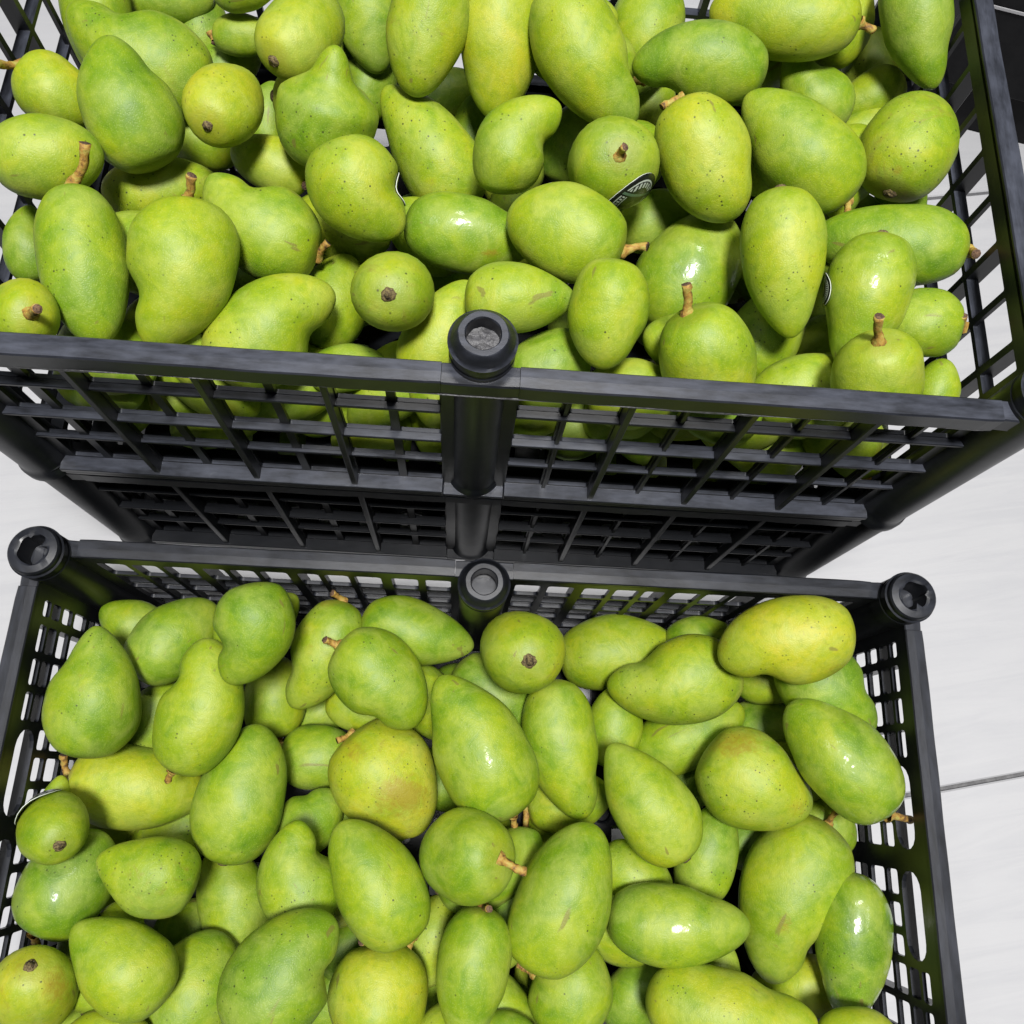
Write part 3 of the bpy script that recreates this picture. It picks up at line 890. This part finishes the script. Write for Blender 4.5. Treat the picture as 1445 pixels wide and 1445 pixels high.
# label, centre x, y, apparent length, width, direction of the tip (deg), tilt of the tip towards the viewer,
# hook (+ to the left of that direction), taper, layer, yellowness, extras
TOP = [
 ("pale upright mango at the top left, behind the big curved one", 112, 22, 190, 100, -88, 0, .0, .3, 2, .52),
 ("big curved mango with its blunt tip in the upper crate's top left", 202, 80, 226, 138, 163, 0, -.34, .45, 1, .42, dict(spots=.8)),
 ("dark green mango cut by the photo's top edge above the big curved one", 226, -6, 150, 92, 0, 0, 0, .2, 2, .28),
 ("mango showing only its underside at the top edge, left of the pale large one", 345, -22, 100, 78, 10, 0, 0, .2, 1, .46),
 ("small mango with a stub on its left, tucked under the top row", 345, 50, 92, 62, 0, 5, 0, .3, 2, .45, dict(stem='s', st=(303, 60, .003))),
 ("pale large egg-shaped mango with a dark scar low on its left side", 428, 46, 152, 118, 48, -42, 0, .2, 0, .62, dict(bp=(386, 86), stem='b')),
 ("yellow-tinged mango facing its brown stem scar at the viewer, upper crate", 318, 145, 152, 115, 53, -56, 0, .2, 0, .80, dict(bp=(293, 178), stem='b', spots=.6)),
 ("long smooth mango leaning its narrow tip over the big curved one", 183, 150, 198, 132, 112, 0, -.14, .5, 0, .34, dict(spots=.4)),
 ("mango with a long orange stem poking through the left side wall", 78, 131, 124, 92, -38, 5, 0, .2, 1, .64, dict(stem='l', st=(-4, 91, .030))),
 ("plain oval mango lying against the left edge of the upper crate", 66, 222, 156, 122, 8, 0, 0, .2, 0, .50),
 ("long upright mango with a tall brown stem on top, left front of upper crate", 119, 373, 232, 128, -82, 8, .05, .15, 0, .40, dict(stem='l', st=(119, 207, .018))),
 ("small humped mango squeezed against the left wall beside the long upright one", 36, 346, 112, 72, 100, 0, -.3, .5, 2, .40),
 ("pale speckled mango lying behind the hooked one with the crooked stem", 226, 268, 162, 95, 12, 0, 0, .3, 1, .60, dict(spots=.8)),
 ("large scratched mango hooked at its bottom with a crooked stem on top", 252, 384, 220, 158, -97, 6, -.28, .45, 0, .55, dict(stem='l', st=(270, 250, .012))),
 ("yellowish mango peeping out below the large scratched hooked one", 205, 470, 105, 76, 80, 0, 0, .3, 2, .62),
 ("round mango in the left front corner with its stem pointing at the viewer", 32, 446, 112, 106, -150, -78, 0, .1, 0, .74, dict(bp=(43, 443), stem='s', st=(52, 437, .042), spots=.5)),
 ("pear-shaped mango with its neck up left, lying right of the scratched one", 370, 318, 190, 128, 152, 0, -.28, .55, 0, .42, dict(stem='s', st=(463, 342, .002))),
 ("small pale egg-shaped mango above the pear-shaped one, stub at lower right", 383, 232, 120, 78, 158, -6, 0, .2, 1, .62, dict(stem='s', st=(430, 262, .008))),
 ("round-bodied mango with a bulging beak raised towards the viewer", 462, 156, 150, 142, 76, 28, 0, .95, 0, .42, dict(spots=.6)),
 ("speckled mango with a bulge at its right shoulder, centre left of upper crate", 510, 267, 160, 128, -62, 0, .26, .45, 0, .56, dict(spots=.9, sticker=((1, .05, -.25), .0085, .3, 0))),
 ("long mango running down right from its pointed top, behind the comma-shaped one", 607, 211, 208, 112, 125, 0, .05, .55, 1, .60, dict(spots=.7)),
 ("round mango showing its dark stem eye, speckled with black, left of the peg", 555, 412, 138, 118, 30, -80, 0, .1, 0, .48, dict(bp=(548, 416), stem='b', spots=1.0)),
 ("mango leaning on the left of the one with the dark stem eye", 470, 428, 140, 98, 70, 0, 0, .3, 1, .46),
 ("pale mango with a hooked right tip rising behind the front rim, left of the peg", 382, 468, 200, 140, 52, 0, -.38, .35, 0, .60, dict(spots=.6)),
 ("dark green mango just behind the front rim, left of the peg", 490, 520, 112, 66, 10, 0, 0, .2, 2, .30),
 ("smooth green mango lying across, its wet tip to the right, above the peg", 664, 331, 192, 108, -9, 0, .06, .5, 0, .34, dict(wet=.5, spots=.4, stains=[(692, 358, 20, 10, .9)])),
 ("plump pale mango with a yellow stem on its right, behind the wet-tipped one", 800, 328, 172, 130, 162, -4, 0, .15, 0, .56, dict(stem='l', st=(913, 348, .004))),
 ("small comma-shaped mango curling its tip to the upper right", 730, 208, 150, 102, 72, 4, -.55, .35, 0, .44, dict(spots=.4)),
 ("round mango with a short stem and a black oval sticker on its underside", 864, 232, 122, 128, -75, -70, 0, .1, 0, .50, dict(bp=(875, 219), stem='s', st=(881, 209, .042), sticker=((.34, -.80, .26), .0160, .1, 0), spots=.5)),
 ("blunt-ended mango left of the long yellowing one in the top row", 602, 38, 195, 110, -102, 0, 0, .2, 0, .56, dict(spots=.6)),
 ("long upright mango yellowing towards its lower end, middle of top row", 706, 55, 225, 117, -93, 0, 0, .3, 0, .70),
 ("big long mango bending its tip to the lower right in the top row", 828, 82, 230, 126, -62, 0, .22, .35, 0, .46),
 ("dark green mango in shade between the pale large one and the blunt-ended one", 520, 28, 150, 84, -80, 0, 0, .3, 2, .30),
 ("shaded mango deep behind the blunt-ended one and the pointed long one", 622, 142, 115, 84, 30, 0, 0, .2, 3, .30),
 ("sliver of mango in shade left of the comma-shaped one", 668, 192, 118, 66, 80, 0, 0, .2, 3, .32),
 ("dark mango in shade right of the comma-shaped one", 800, 205, 115, 78, 70, 0, 0, .2, 3, .26),
 ("dull green mango pointing its tip down behind the kidney-shaped one", 908, 28, 165, 100, -100, 0, -.2, .5, 2, .40),
 ("kidney-shaped matt green mango with its small end at the left, right of top row", 990, 92, 190, 120, 168, 0, .30, .30, 0, .32),
 ("small mango wedged under the small end of the kidney-shaped one", 915, 143, 110, 78, -70, 0, 0, .2, 2, .44),
 ("big pale yellow-green mango with a twisty stem on its right, top edge", 1108, 24, 210, 125, 172, -3, 0, .2, 0, .64, dict(stem='l', st=(1232, 44, .006))),
 ("pale mango hidden behind the big one with the twisty stem", 1186, 34, 132, 86, 70, 0, 0, .2, 1, .62),
 ("deep green mango tapering downwards at the upper crate's top right", 1297, 32, 192, 106, -79, 0, .12, .5, 0, .28),
 ("dented mango with a beak at its upper left, below the twisty-stemmed one", 1152, 128, 126, 94, 150, 6, -.55, .5, 1, .42),
 ("dull upright mango between the dented one and the deep green one", 1226, 112, 142, 84, 86, 0, 0, .3, 2, .38, dict(spots=.8)),
 ("thin pointed tip of a mango showing right of the leaning pear-shaped one", 1210, 190, 130, 56, 40, 0, 0, .5, 2, .46),
 ("yellowish mango topped by a brown scar behind the scarred oval one", 1286, 142, 108, 66, -150, 0, 0, .2, 2, .64, dict(stem='b')),
 ("pale yellow oval mango with a stub on its upper left, right centre", 996, 224, 186, 130, -66, 0, .08, .15, 0, .66, dict(stem='s', st=(934, 152, .004), spots=.6)),
 ("pear-shaped mango leaning up left beside the pale yellow oval one", 1128, 210, 208, 138, 133, 0, .05, .45, 0, .46, dict(stem='s', st=(1196, 302, .002))),
 ("scarred oval mango with a dark sunken stem end at its bottom", 1282, 207, 162, 130, 68, -16, 0, .15, 0, .48, dict(stem='b', spots=1.0, stains=[(1266, 240, 16, 12, .9), (1270, 278, 40, 16, .7)])),
 ("small mango against the right wall under the scarred oval one", 1338, 276, 96, 70, -60, 0, 0, .2, 2, .42),
 ("long mango lying across on the right with a thick stem at its right end", 1272, 346, 216, 114, 172, -5, 0, .25, 2, .34, dict(dz=.034, stem='l', st=(1389, 360, .026))),
 ("pale egg-shaped mango standing on its narrow end, right of the peg", 1107, 370, 212, 120, -86, 0, .06, .5, 0, .60, dict(stem='b', spots=.6)),
 ("smooth mango with a wet shine near its top, behind the tall-stemmed front one", 972, 388, 190, 136, 58, 0, 0, .2, 1, .46, dict(wet=.8)),
 ("dark mango in shade under the plump pale one's stem", 930, 312, 126, 84, 15, 0, 0, .2, 2, .38),
 ("mango with a knobbly upright stem just behind the front rim, right of the peg", 1000, 508, 165, 132, -78, 0, 0, .1, 0, .48, dict(bp=(970, 441), stem='l', st=(970, 407, .028), spots=.5)),
 ("plain pale mango with a dimpled lower end, right behind the peg", 858, 442, 156, 110, -98, 0, .05, .25, 0, .56),
 ("mango with a pointed right tip directly behind the peg", 732, 421, 155, 100, 0, 0, 0, .5, 0, .52),
 ("yellow-green mango behind the front rim, touching the peg's left side", 622, 468, 160, 92, 58, 0, 0, .35, 1, .64),
 ("deep green mango touching the peg's right side behind the front rim", 776, 520, 130, 104, 40, 0, 0, .2, 1, .30),
 ("mango rising just over the front rim between the peg and the knobbly-stemmed one", 892, 556, 130, 98, 0, 0, 0, .2, 1, .50),
 ("wet mango with a grey scar on top, right front of upper crate", 1221, 424, 198, 120, -103, 0, -.08, .5, 1, .40, dict(dz=.030, wet=.6, stem='b', sticker=((-1, .35, -.22), .0100, .3, 0))),
 ("dark dimpled mango with a stub at its right end near the right wall", 1312, 458, 122, 98, 176, 0, 0, .2, 1, .34, dict(stem='s', st=(1373, 446, .018))),
 ("pear-shaped mango with a thick stem straight up behind the front rim", 1238, 532, 146, 132, -88, 0, 0, -.15, 0, .52, dict(bp=(1240, 482), stem='l', st=(1241, 453, .040))),
 ("small plain mango in the right front corner of the upper crate", 1320, 552, 92, 66, 75, 0, 0, .2, 1, .52),
 ("shaded mango behind the egg-shaped one and the knobbly-stemmed one", 1080, 472, 145, 100, 60, 0, 0, .2, 2, .42),
 ("mango lying low behind the front rim left of the thick-stemmed pear-shaped one", 1124, 545, 140, 84, 28, 0, 0, .4, 1, .52),
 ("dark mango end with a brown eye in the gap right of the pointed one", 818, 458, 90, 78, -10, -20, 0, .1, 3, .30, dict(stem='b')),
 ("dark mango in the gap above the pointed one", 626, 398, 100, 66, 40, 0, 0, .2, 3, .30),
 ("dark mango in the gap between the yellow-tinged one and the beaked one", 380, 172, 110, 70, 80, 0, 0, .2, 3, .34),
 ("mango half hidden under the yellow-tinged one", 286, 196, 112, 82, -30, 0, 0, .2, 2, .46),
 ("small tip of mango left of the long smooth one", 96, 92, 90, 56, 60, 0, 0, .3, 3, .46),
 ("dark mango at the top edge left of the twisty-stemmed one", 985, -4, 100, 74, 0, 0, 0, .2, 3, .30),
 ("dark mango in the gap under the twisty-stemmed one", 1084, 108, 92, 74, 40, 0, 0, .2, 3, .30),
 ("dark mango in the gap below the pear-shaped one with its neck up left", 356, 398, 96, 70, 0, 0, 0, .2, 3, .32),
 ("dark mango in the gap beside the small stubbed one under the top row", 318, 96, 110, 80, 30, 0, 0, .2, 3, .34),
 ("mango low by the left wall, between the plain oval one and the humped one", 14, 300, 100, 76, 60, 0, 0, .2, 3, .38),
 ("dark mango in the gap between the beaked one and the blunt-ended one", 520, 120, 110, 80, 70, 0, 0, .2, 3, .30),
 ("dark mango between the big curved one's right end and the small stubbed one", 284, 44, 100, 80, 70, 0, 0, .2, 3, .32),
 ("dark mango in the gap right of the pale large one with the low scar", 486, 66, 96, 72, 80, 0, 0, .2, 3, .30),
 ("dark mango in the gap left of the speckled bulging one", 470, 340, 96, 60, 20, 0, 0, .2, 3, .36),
]
LOW = [
 ("grey-green mango in the back left corner of the front crate", 190, 884, 104, 74, 150, 0, 0, .3, 2, .36),
 ("pear-shaped dark green mango with its neck up, by the front crate's left wall", 132, 978, 188, 132, 82, 0, .14, .64, 0, .30, dict(spots=.6, stains=[(116, 966, 18, 26, .5)])),
 ("glossy green mango with an orange stub pointing down left, back left", 246, 902, 146, 98, 42, -16, 0, .2, 1, .32, dict(stem='s', st=(204, 944, .020))),
 ("smooth green mango hooked at its lower end, back row of the front crate", 353, 890, 146, 114, -93, 0, -.36, .4, 0, .32),
 ("blotchy mango standing with its stem at the back rim, left of the mid peg", 456, 908, 166, 92, -110, 0, -.22, .35, 1, .50, dict(stem='s', st=(470, 823, .004), spots=.7, stains=[(436, 915, 14, 20, .6), (462, 850, 26, 14, .6)])),
 ("squat green mango with a reddish stem at its upper left", 535, 960, 160, 116, -40, 0, -.22, .25, 0, .34, dict(stem='l', st=(459, 903, .006), spots=.4)),
 ("mango with its tip to the right, pushed against the mid peg", 588, 893, 162, 90, -15, 0, .02, .5, 0, .36),
 ("round mango showing a ringed stem eye, right of the mid peg", 736, 918, 136, 116, 120, -74, 0, .15, 0, .56, dict(bp=(747, 933), stem='b', spots=.6)),
 ("dull brown-green mango lying along the back rim of the front crate", 870, 921, 166, 104, 6, 0, 0, .2, 1, .50),
 ("pale mango with its snout to the lower left, under the big yellow one", 954, 960, 190, 120, 197, 0, -.26, .4, 0, .56, dict(spots=.7)),
 ("big yellow mango lying on top of the heap in the back right", 1111, 906, 196, 122, 186, 0, .25, .2, -1, .84, dict(spots=.6, stains=[(1020, 905, 20, 30, .55), (1180, 950, 30, 26, .6)])),
 ("dark glossy green mango against the right wall behind the wet one", 1214, 974, 166, 112, -52, 0, .2, .35, 1, .22, dict()),
 ("wet shining mango with a thin stem at its lower right by the grip slot", 1186, 1070, 206, 118, 130, -4, .05, .3, 0, .38, dict(stem='l', st=(1284, 1156, .004), wet=1.0)),
 ("mango stained brown on top, tip to the right, left of the wet shining one", 1065, 1102, 170, 134, -32, 0, .12, .4, 0, .66, dict(spots=.6, stains=[(1040, 1050, 60, 32, .8), (1128, 1140, 26, 26, .6)])),
 ("mango lying under the big yellow one", 1090, 958, 112, 72, 0, 0, 0, .2, 1, .58),
 ("dull mango in the gap between the big yellow one and the brown-topped one", 1082, 1026, 126, 86, 10, 0, 0, .2, 2, .36),
 ("mango under the pale one with the snout, tip to the upper right", 972, 1036, 166, 96, 26, 0, 0, .3, 1, .44),
 ("large pale tapering mango with its narrow end up, centre of the front crate", 675, 1053, 222, 130, 117, 0, .06, .5, 0, .40, dict(wet=.25, stem='s', st=(726, 1166, .002))),
 ("long mango bulging at its lower right tip, right of the large tapering one", 795, 1055, 202, 102, -80, 0, .16, .25, 0, .46, dict(stem='b')),
 ("yellow mango with a brown blotch, left centre of the front crate", 545, 1102, 172, 148, -52, 0, -.06, .35, 0, .86, dict(stem='s', st=(476, 1046, .006), spots=.8, stains=[(568, 1122, 52, 40, 1.0), (500, 1060, 26, 30, .7), (530, 1140, 50, 26, .5)])),
 ("long plain green mango lying up and down, left of the yellow blotched one", 341, 1121, 200, 124, 76, 0, .04, .25, 0, .36, dict(stem='b')),
 ("yellow-green mango lying across with an orange stem at its upper left", 193, 1110, 192, 120, -10, -2, .04, .2, 0, .68, dict(stem='l', st=(92, 1066, .012), stains=[(140, 1130, 30, 30, .5)])),
 ("curved pale mango lying on top with its tip up, left of the front crate", 280, 1001, 196, 116, 68, 0, .40, .12, -1, .50, dict(stem='s', st=(237, 1102, .004))),
 ("yellow-shouldered mango under the hooked green one, stem at its bottom", 388, 984, 116, 88, 88, 0, 0, .2, 2, .62, dict(stem='s', st=(400, 1046, .004))),
 ("mango half covered by the curved pale one lying on top", 216, 1012, 116, 78, 55, 0, 0, .2, 2, .44),
 ("round mango with a peeling dark sticker, against the left grip slot", 74, 1165, 112, 106, 111, -64, 0, .1, -1, .46, dict(bp=(84, 1193), stem='b', sticker=((-.62, .78, -.12), .0165, 2.2, .006))),
 ("tip of a mango poking up behind the one with the peeling sticker", 72, 1134, 80, 48, 80, 0, 0, .4, 1, .44),
 ("deep green mango with a crooked stem by the left wall, under the stickered one", 92, 1246, 166, 122, 58, -6, 0, .2, 1, .20, dict(stem='l', st=(46, 1334, .004), wet=.35)),
 ("plump mango with a small pointed nose at its upper left", 209, 1233, 144, 120, 160, 4, 0, .66, 0, .44, dict(spots=.9)),
 ("broad mango with a blunt corner at its upper left, left front", 170, 1361, 168, 138, 138, 0, .05, .55, 0, .44),
 ("brown-tinged round mango with a dark stem eye in the lower left corner", 48, 1402, 132, 128, -81, -62, 0, .1, 0, .74, dict(stains=[(80, 1392, 34, 40, .8), (30, 1360, 60, 22, .55)], bp=(43, 1363), stem='b', spots=.8)),
 ("smooth oval mango between the broad one and the stout hooked one at bottom", 272, 1402, 184, 130, 68, 0, 0, .2, 0, .40),
 ("mango under the lower end of the long plain green one", 330, 1268, 152, 106, 112, 0, 0, .25, 1, .46),
 ("humped mango with a raised knob on its upper left, left of centre", 426, 1240, 150, 120, 118, 8, -.42, .5, 0, .38),
 ("small knobby mango between the yellow blotched one and the humped one", 438, 1156, 100, 82, 40, 0, .2, .3, 1, .38),
 ("green mango with a stub at its left, left of the yellow blotched one", 452, 1068, 114, 92, 0, 0, 0, .2, 1, .30, dict(stem='s', st=(398, 1046, .004))),
 ("pale mango with a blunt top left end and a brown stub at lower right", 530, 1246, 196, 126, 120, 0, .05, .35, 0, .44, dict(stem='s', st=(588, 1318, .004))),
 ("round green mango with an orange stem sticking out to the right, centre", 657, 1208, 138, 130, 176, -45, 0, .1, 0, .36, dict(bp=(708, 1213), stem='l', st=(739, 1229, .026))),
 ("stout matt mango hooked to the right at its top, bottom edge", 402, 1378, 202, 142, 66, 0, -.34, .3, 0, .36),
 ("pale yellow mango with a small brown nub on top, bottom edge", 535, 1408, 156, 136, -86, 6, 0, 0, 0, .68, dict(stem='s', st=(511, 1330, .010))),
 ("speckled mango between the blunt-topped pale one and the downward pear-shaped one", 606, 1326, 134, 94, 60, 0, 0, .2, 1, .56, dict(spots=.9)),
 ("pear-shaped mango narrowing downwards with a tiny scar on top, bottom edge", 667, 1376, 198, 102, -99, 4, .08, .55, 0, .40, dict(stem='s', st=(690, 1284, .010))),
 ("large oval mango with an orange stub at its lower left, right of centre", 795, 1268, 222, 132, 66, -2, 0, .2, 0, .42, dict(stem='s', st=(732, 1360, .006))),
 ("mango with a brown stem to its left, under the long bulging one", 802, 1130, 120, 88, 10, 0, 0, .2, 1, .56, dict(stem='l', st=(737, 1185, .004))),
 ("tapering mango with its narrow end up left, right of centre in the front crate", 915, 1132, 192, 108, 124, 0, 0, .55, 0, .52, dict(stem='b')),
 ("pale mango in the gap right of the long bulging one", 866, 1026, 116, 80, 80, 0, 0, .2, 2, .50),
 ("mango leaning behind the tapering one's lower right", 998, 1206, 144, 88, 72, 0, 0, .25, 1, .36),
 ("two-tone mango lying across with a wet patch, tip to the right", 955, 1304, 202, 116, -4, 0, .10, .3, 0, .34, dict(wet=.35)),
 ("largest pale mango bending its tip down left, right side of the front crate", 1119, 1264, 238, 152, -118, 0, .26, .35, 0, .50, dict(stem='s', st=(1184, 1146, .008), stains=[(1108, 1306, 20, 26, .75), (1060, 1330, 14, 30, .4)])),
 ("glossy wet mango standing by the right wall, right of the largest pale one", 1202, 1332, 206, 110, -94, 0, -.08, .3, 1, .30, dict(wet=1.0)),
 ("yellow-green mango with a stem scar at its right, under the largest pale one's tip", 1124, 1393, 128, 96, 188, -12, 0, .15, 1, .66, dict(stem='b')),
 ("wide pale mango cut by the bottom edge, its stem end at the left", 1028, 1430, 248, 132, -12, 0, .2, .3, 0, .66),
 ("upright oval mango at the bottom edge below the large oval one", 807, 1396, 136, 112, 72, 0, 0, .2, 0, .48),
 ("dull dark mango in shade right of the upright oval one at the bottom", 906, 1398, 138, 94, 40, 0, 0, .2, 2, .28),
 ("mango between the large oval one and the tapering one", 896, 1236, 116, 84, -30, 0, 0, .2, 1, .44),
 ("mango behind the stem of the largest pale one", 1180, 1166, 96, 76, -40, 0, 0, .2, 2, .32),
 ("yellowish mango top at the bottom edge in the right corner", 1212, 1466, 118, 90, 170, 0, 0, .2, 0, .66),
 ("yellow mango top at the bottom edge in the left corner", 146, 1474, 134, 98, 8, 0, 0, .2, 0, .72),
 ("shaded mango between the round orange-stemmed one and the large oval one", 712, 1302, 130, 84, 70, 0, 0, .2, 2, .30),
 ("mango top at the bottom edge right of the downward pear-shaped one", 712, 1464, 96, 76, 0, 0, 0, .2, 1, .40),
 ("yellowish mango under the squat green one", 514, 1002, 112, 68, -20, 0, 0, .2, 1, .60),
 ("grey-green mango deep left of the squat one's underside", 452, 1006, 90, 66, 20, 0, 0, .2, 3, .36),
 ("dark mango lying behind the large tapering one and the ringed-eye one", 702, 986, 152, 96, -40, 0, 0, .2, 2, .22),
 ("dark mango by the back rim between the pale snouted one and the big yellow one", 990, 888, 108, 74, 0, 0, 0, .2, 2, .28),
 ("dark mango in the gap left of the brown-topped one", 972, 1098, 106, 76, 60, 0, 0, .2, 2, .28),
 ("dark mango in the gap above the largest pale one", 1062, 1190, 96, 76, 0, 0, 0, .2, 3, .26),
 ("dark mango in the gap under the plump pointed-nose one", 270, 1312, 112, 82, 20, 0, 0, .2, 2, .30),
 ("dark mango behind the brown-tinged round one", 132, 1338, 104, 80, 0, 0, 0, .2, 2, .28),
 ("dark mango in the gap above the pale yellow bottom one", 490, 1336, 100, 76, 40, 0, 0, .2, 3, .26),
 ("dark mango in the gap right of the yellow blotched one", 634, 1088, 116, 78, 70, 0, 0, .2, 3, .30),
 ("dark mango between the stout hooked one and the pale yellow one, bottom edge", 470, 1404, 112, 82, 60, 0, 0, .2, 3, .28),
 ("mango under the yellow blotched one's lower edge", 522, 1158, 112, 70, -20, 0, 0, .2, 2, .38),
 ("dark mango by the left wall above the stickered one", 112, 1088, 84, 62, 60, 0, 0, .2, 3, .26),
]
place_all(TOP, heap_top, ZT + HC - .030, G_TOP, .030)
place_all(LOW, heap_low, HC - .0425, G_LOW, .029)

# mangoes further down, of which only bits show through slats and gaps
def vis_points(P, M, L, W):
    s = []
    for a in (-.8, -.4, 0, .4, .8):
        for b in (0, 1.05, 2.1, 3.14, 4.2, 5.25):
            r = W / 2 * math.sqrt(max(0, 1 - a * a)) * 1.01
            s.append(P + M @ np.array([a * L / 2, r * math.cos(b), r * math.sin(b)]))
    return s
bpy.context.view_layer.update()
DG = bpy.context.evaluated_depsgraph_get()
def seen(pts):
    k = 0; blk = 0
    for p in pts:
        v = Vector(p); c = Vector(CAM); d = (v - c); l = d.length
        e = ROT.T @ (p - CAM)
        if abs(e[0] / -e[2]) * F_PX > 735 or abs(e[1] / -e[2]) * F_PX > 735: continue
        hit = scene.ray_cast(DG, c, d.normalized(), distance=l - .0015)
        if not hit[0]:
            k += 1
            far = scene.ray_cast(DG, c + d.normalized() * (l + .001), d.normalized(), distance=.3)
            if far[0] and far[4].name.startswith("mango"): blk += 1
    return k, blk
def fill(heap, group, label, zlo, zhi, yb, n, seed, tries=5000, need=2, pmax=.0075, fr=False):
    rr = random.Random(seed); x0, x1, y0, y1, zb, rot, cx, cy = heap.box
    made = 0; out = []
    for t in range(tries):
        if made >= n: break
        W = rr.uniform(.042, .052); L = W * rr.uniform(1.4, 1.62)
        lx, ly = rr.uniform(x0 + .02, x1 - .02), rr.uniform(yb[0], yb[1])
        P = np.array([cx + lx * math.cos(rot) - ly * math.sin(rot), cy + lx * math.sin(rot) + ly * math.cos(rot), rr.uniform(zlo, zhi)])
        a = rr.uniform(0, 2 * math.pi); b = rr.uniform(-.35, .35)
        X = np.array([math.cos(a) * math.cos(b), math.sin(a) * math.cos(b), math.sin(b)])
        Z = np.array([0, 0, 1.0]) - X * X[2]; Z /= np.linalg.norm(Z); Y = np.cross(Z, X)
        M = np.stack([X, Y, Z], 1); bend = rr.uniform(-.2, .2); tp = rr.uniform(.15, .5)
        C, r = spheres(P, M, L, W, bend, tp)
        if heap.pen(C, r) > pmax or heap.wall(C, r) > .0 or heap.bottom(C, r) > 0: continue
        sn, bl = seen(vis_points(P, M, L, W))
        if bl > (1 if fr else .5 * sn): continue
        made += 1
        heap.add(C, r)
        if sn >= need:
            o = build_mango(P, M, L, W, bend, tp, rr.uniform(.3, .6), label, group, stem=rr.choice((0, 0, 's', 'b')), coarse=True)
            out.append((o, lx, ly, P))
    print("fill", label[:40], made, len(out))
    return out
ORD = ("first", "second", "third", "fourth", "fifth", "sixth", "seventh", "eighth", "ninth", "tenth", "eleventh", "twelfth")
NUM = ("", "", "two", "three", "four", "five", "six", "seven", "eight", "nine", "ten", "eleven", "twelve")
def by_zone(items, where):
    zones = {}
    for it in items:
        col = "left" if it[1] < -.095 else "right" if it[1] > .095 else "middle"
        row = "front" if it[2] < -.055 else "back" if it[2] > .055 else ""
        z = {("", "middle"): "centre", ("", "left"): "left side", ("", "right"): "right side"}.get((row, col), row + " " + col)
        zones.setdefault(z, []).append(it)
    for z, its in zones.items():
        its.sort(key=lambda q: q[1])
        for k, it in enumerate(its):
            s = "shaded mango low in %s %s" % (where, z)
            if len(its) > 1: s += ", " + ("leftmost" if k == 0 else "rightmost" if k == len(its) - 1 else ORD[min(k, 11)] + " from left") + " of " + NUM[min(12, len(its))]
            it[0]["label"] = s
def by_bay(items, where):
    bays = {}
    for it in items:
        ax = abs(it[1]); n = sum(ax > q for q in (.0788, .143, .2078))
        bays.setdefault(("left" if it[1] < 0 else "right", n), []).append(it)
    for (side, n), its in bays.items():
        its.sort(key=lambda q: -q[3][2])
        for k, it in enumerate(its):
            s = "mango behind %s, %s bay %s of the mid post" % (where, ORD[n], side)
            if len(its) > 1: s += ", " + ("higher" if k == 0 else "lower" if k == len(its) - 1 and len(its) == 2 else "lowest" if k == len(its) - 1 else ORD[min(k, 11)] + " down")
            it[0]["label"] = s
f1 = fill(heap_top, "mangoes seen through the upper crate's slats", "mango behind the upper crate's slats", ZT + .028, ZT + HC - .022, (-IN_Y + .021, -IN_Y + .044), 90, 1, 9000, pmax=.016, fr=True)
f2 = fill(heap_top, "shaded mangoes low in the upper crate", "shaded mango in the upper crate", ZT + .025, ZT + HC - .048, (-IN_Y + .05, IN_Y - .03), 140, 2, 7000, pmax=.0105)
f3 = fill(heap_low, "shaded mangoes low in the front crate", "shaded mango in the front crate", .03, HC - .052, (-IN_Y + .025, IN_Y - .025), 150, 3, 7000, pmax=.0105)
f4 = fill(heap_und, G_UND, "mango in the crate underneath", .055, HC - .035, (-IN_Y + .022, IN_Y - .1), 46, 4, 4000, need=1)
by_bay(f1, "the upper crate's slats"); by_zone(f2, "the upper crate's"); by_zone(f3, "the front crate's"); by_bay(f4, "the stack's lower slats")

# ------------------------------------------------------------------ things beyond the crates
def stand():
    root = empty("display_stand", (.725, .68, -.0085), R(-12))
    tag(root, "dark laminate stand with a grey edge strip, beyond the upper crate's right wall", "stand")
    mb = MB(); mb.box((-.25, -.22, .06), (.25, .22, .52), .004); link("cabinet", mb.build("cabinet"), [M_STAND], root)
    mb = MB(); mb.box((-.235, -.205, 0), (.235, .205, .0597), .002); link("plinth", mb.build("plinth"), [M_STAND], root)
    mb = MB(); mb.box((-.2515, -.2215, .150), (.2515, -.2203, .1525)); link("edge_strip", mb.build("edge_strip"), [M_METAL], root)
stand()
def strand():
    pts = []
    for t in np.linspace(0, 1, 14):
        pts.append(Vector((-.300 - .005 * math.sin(t * 3.14), .215 - .030 * t, ZT + .150 - .045 * math.sin(t * 2.2))))
    v, f, _ = tube(pts, [.00028] * len(pts), 5, 1)
    o = link("strand", mesh("strand", v, f), [M_HAIR], smooth=True)
    tag(o, "thin dark hair-like strand caught on the upper crate's left wall", "strand")
strand()
print("objects", len(bpy.data.objects), "tris", sum(sum(len(p.vertices) - 2 for p in o.data.polygons) for o in bpy.data.objects if o.type == 'MESH'))
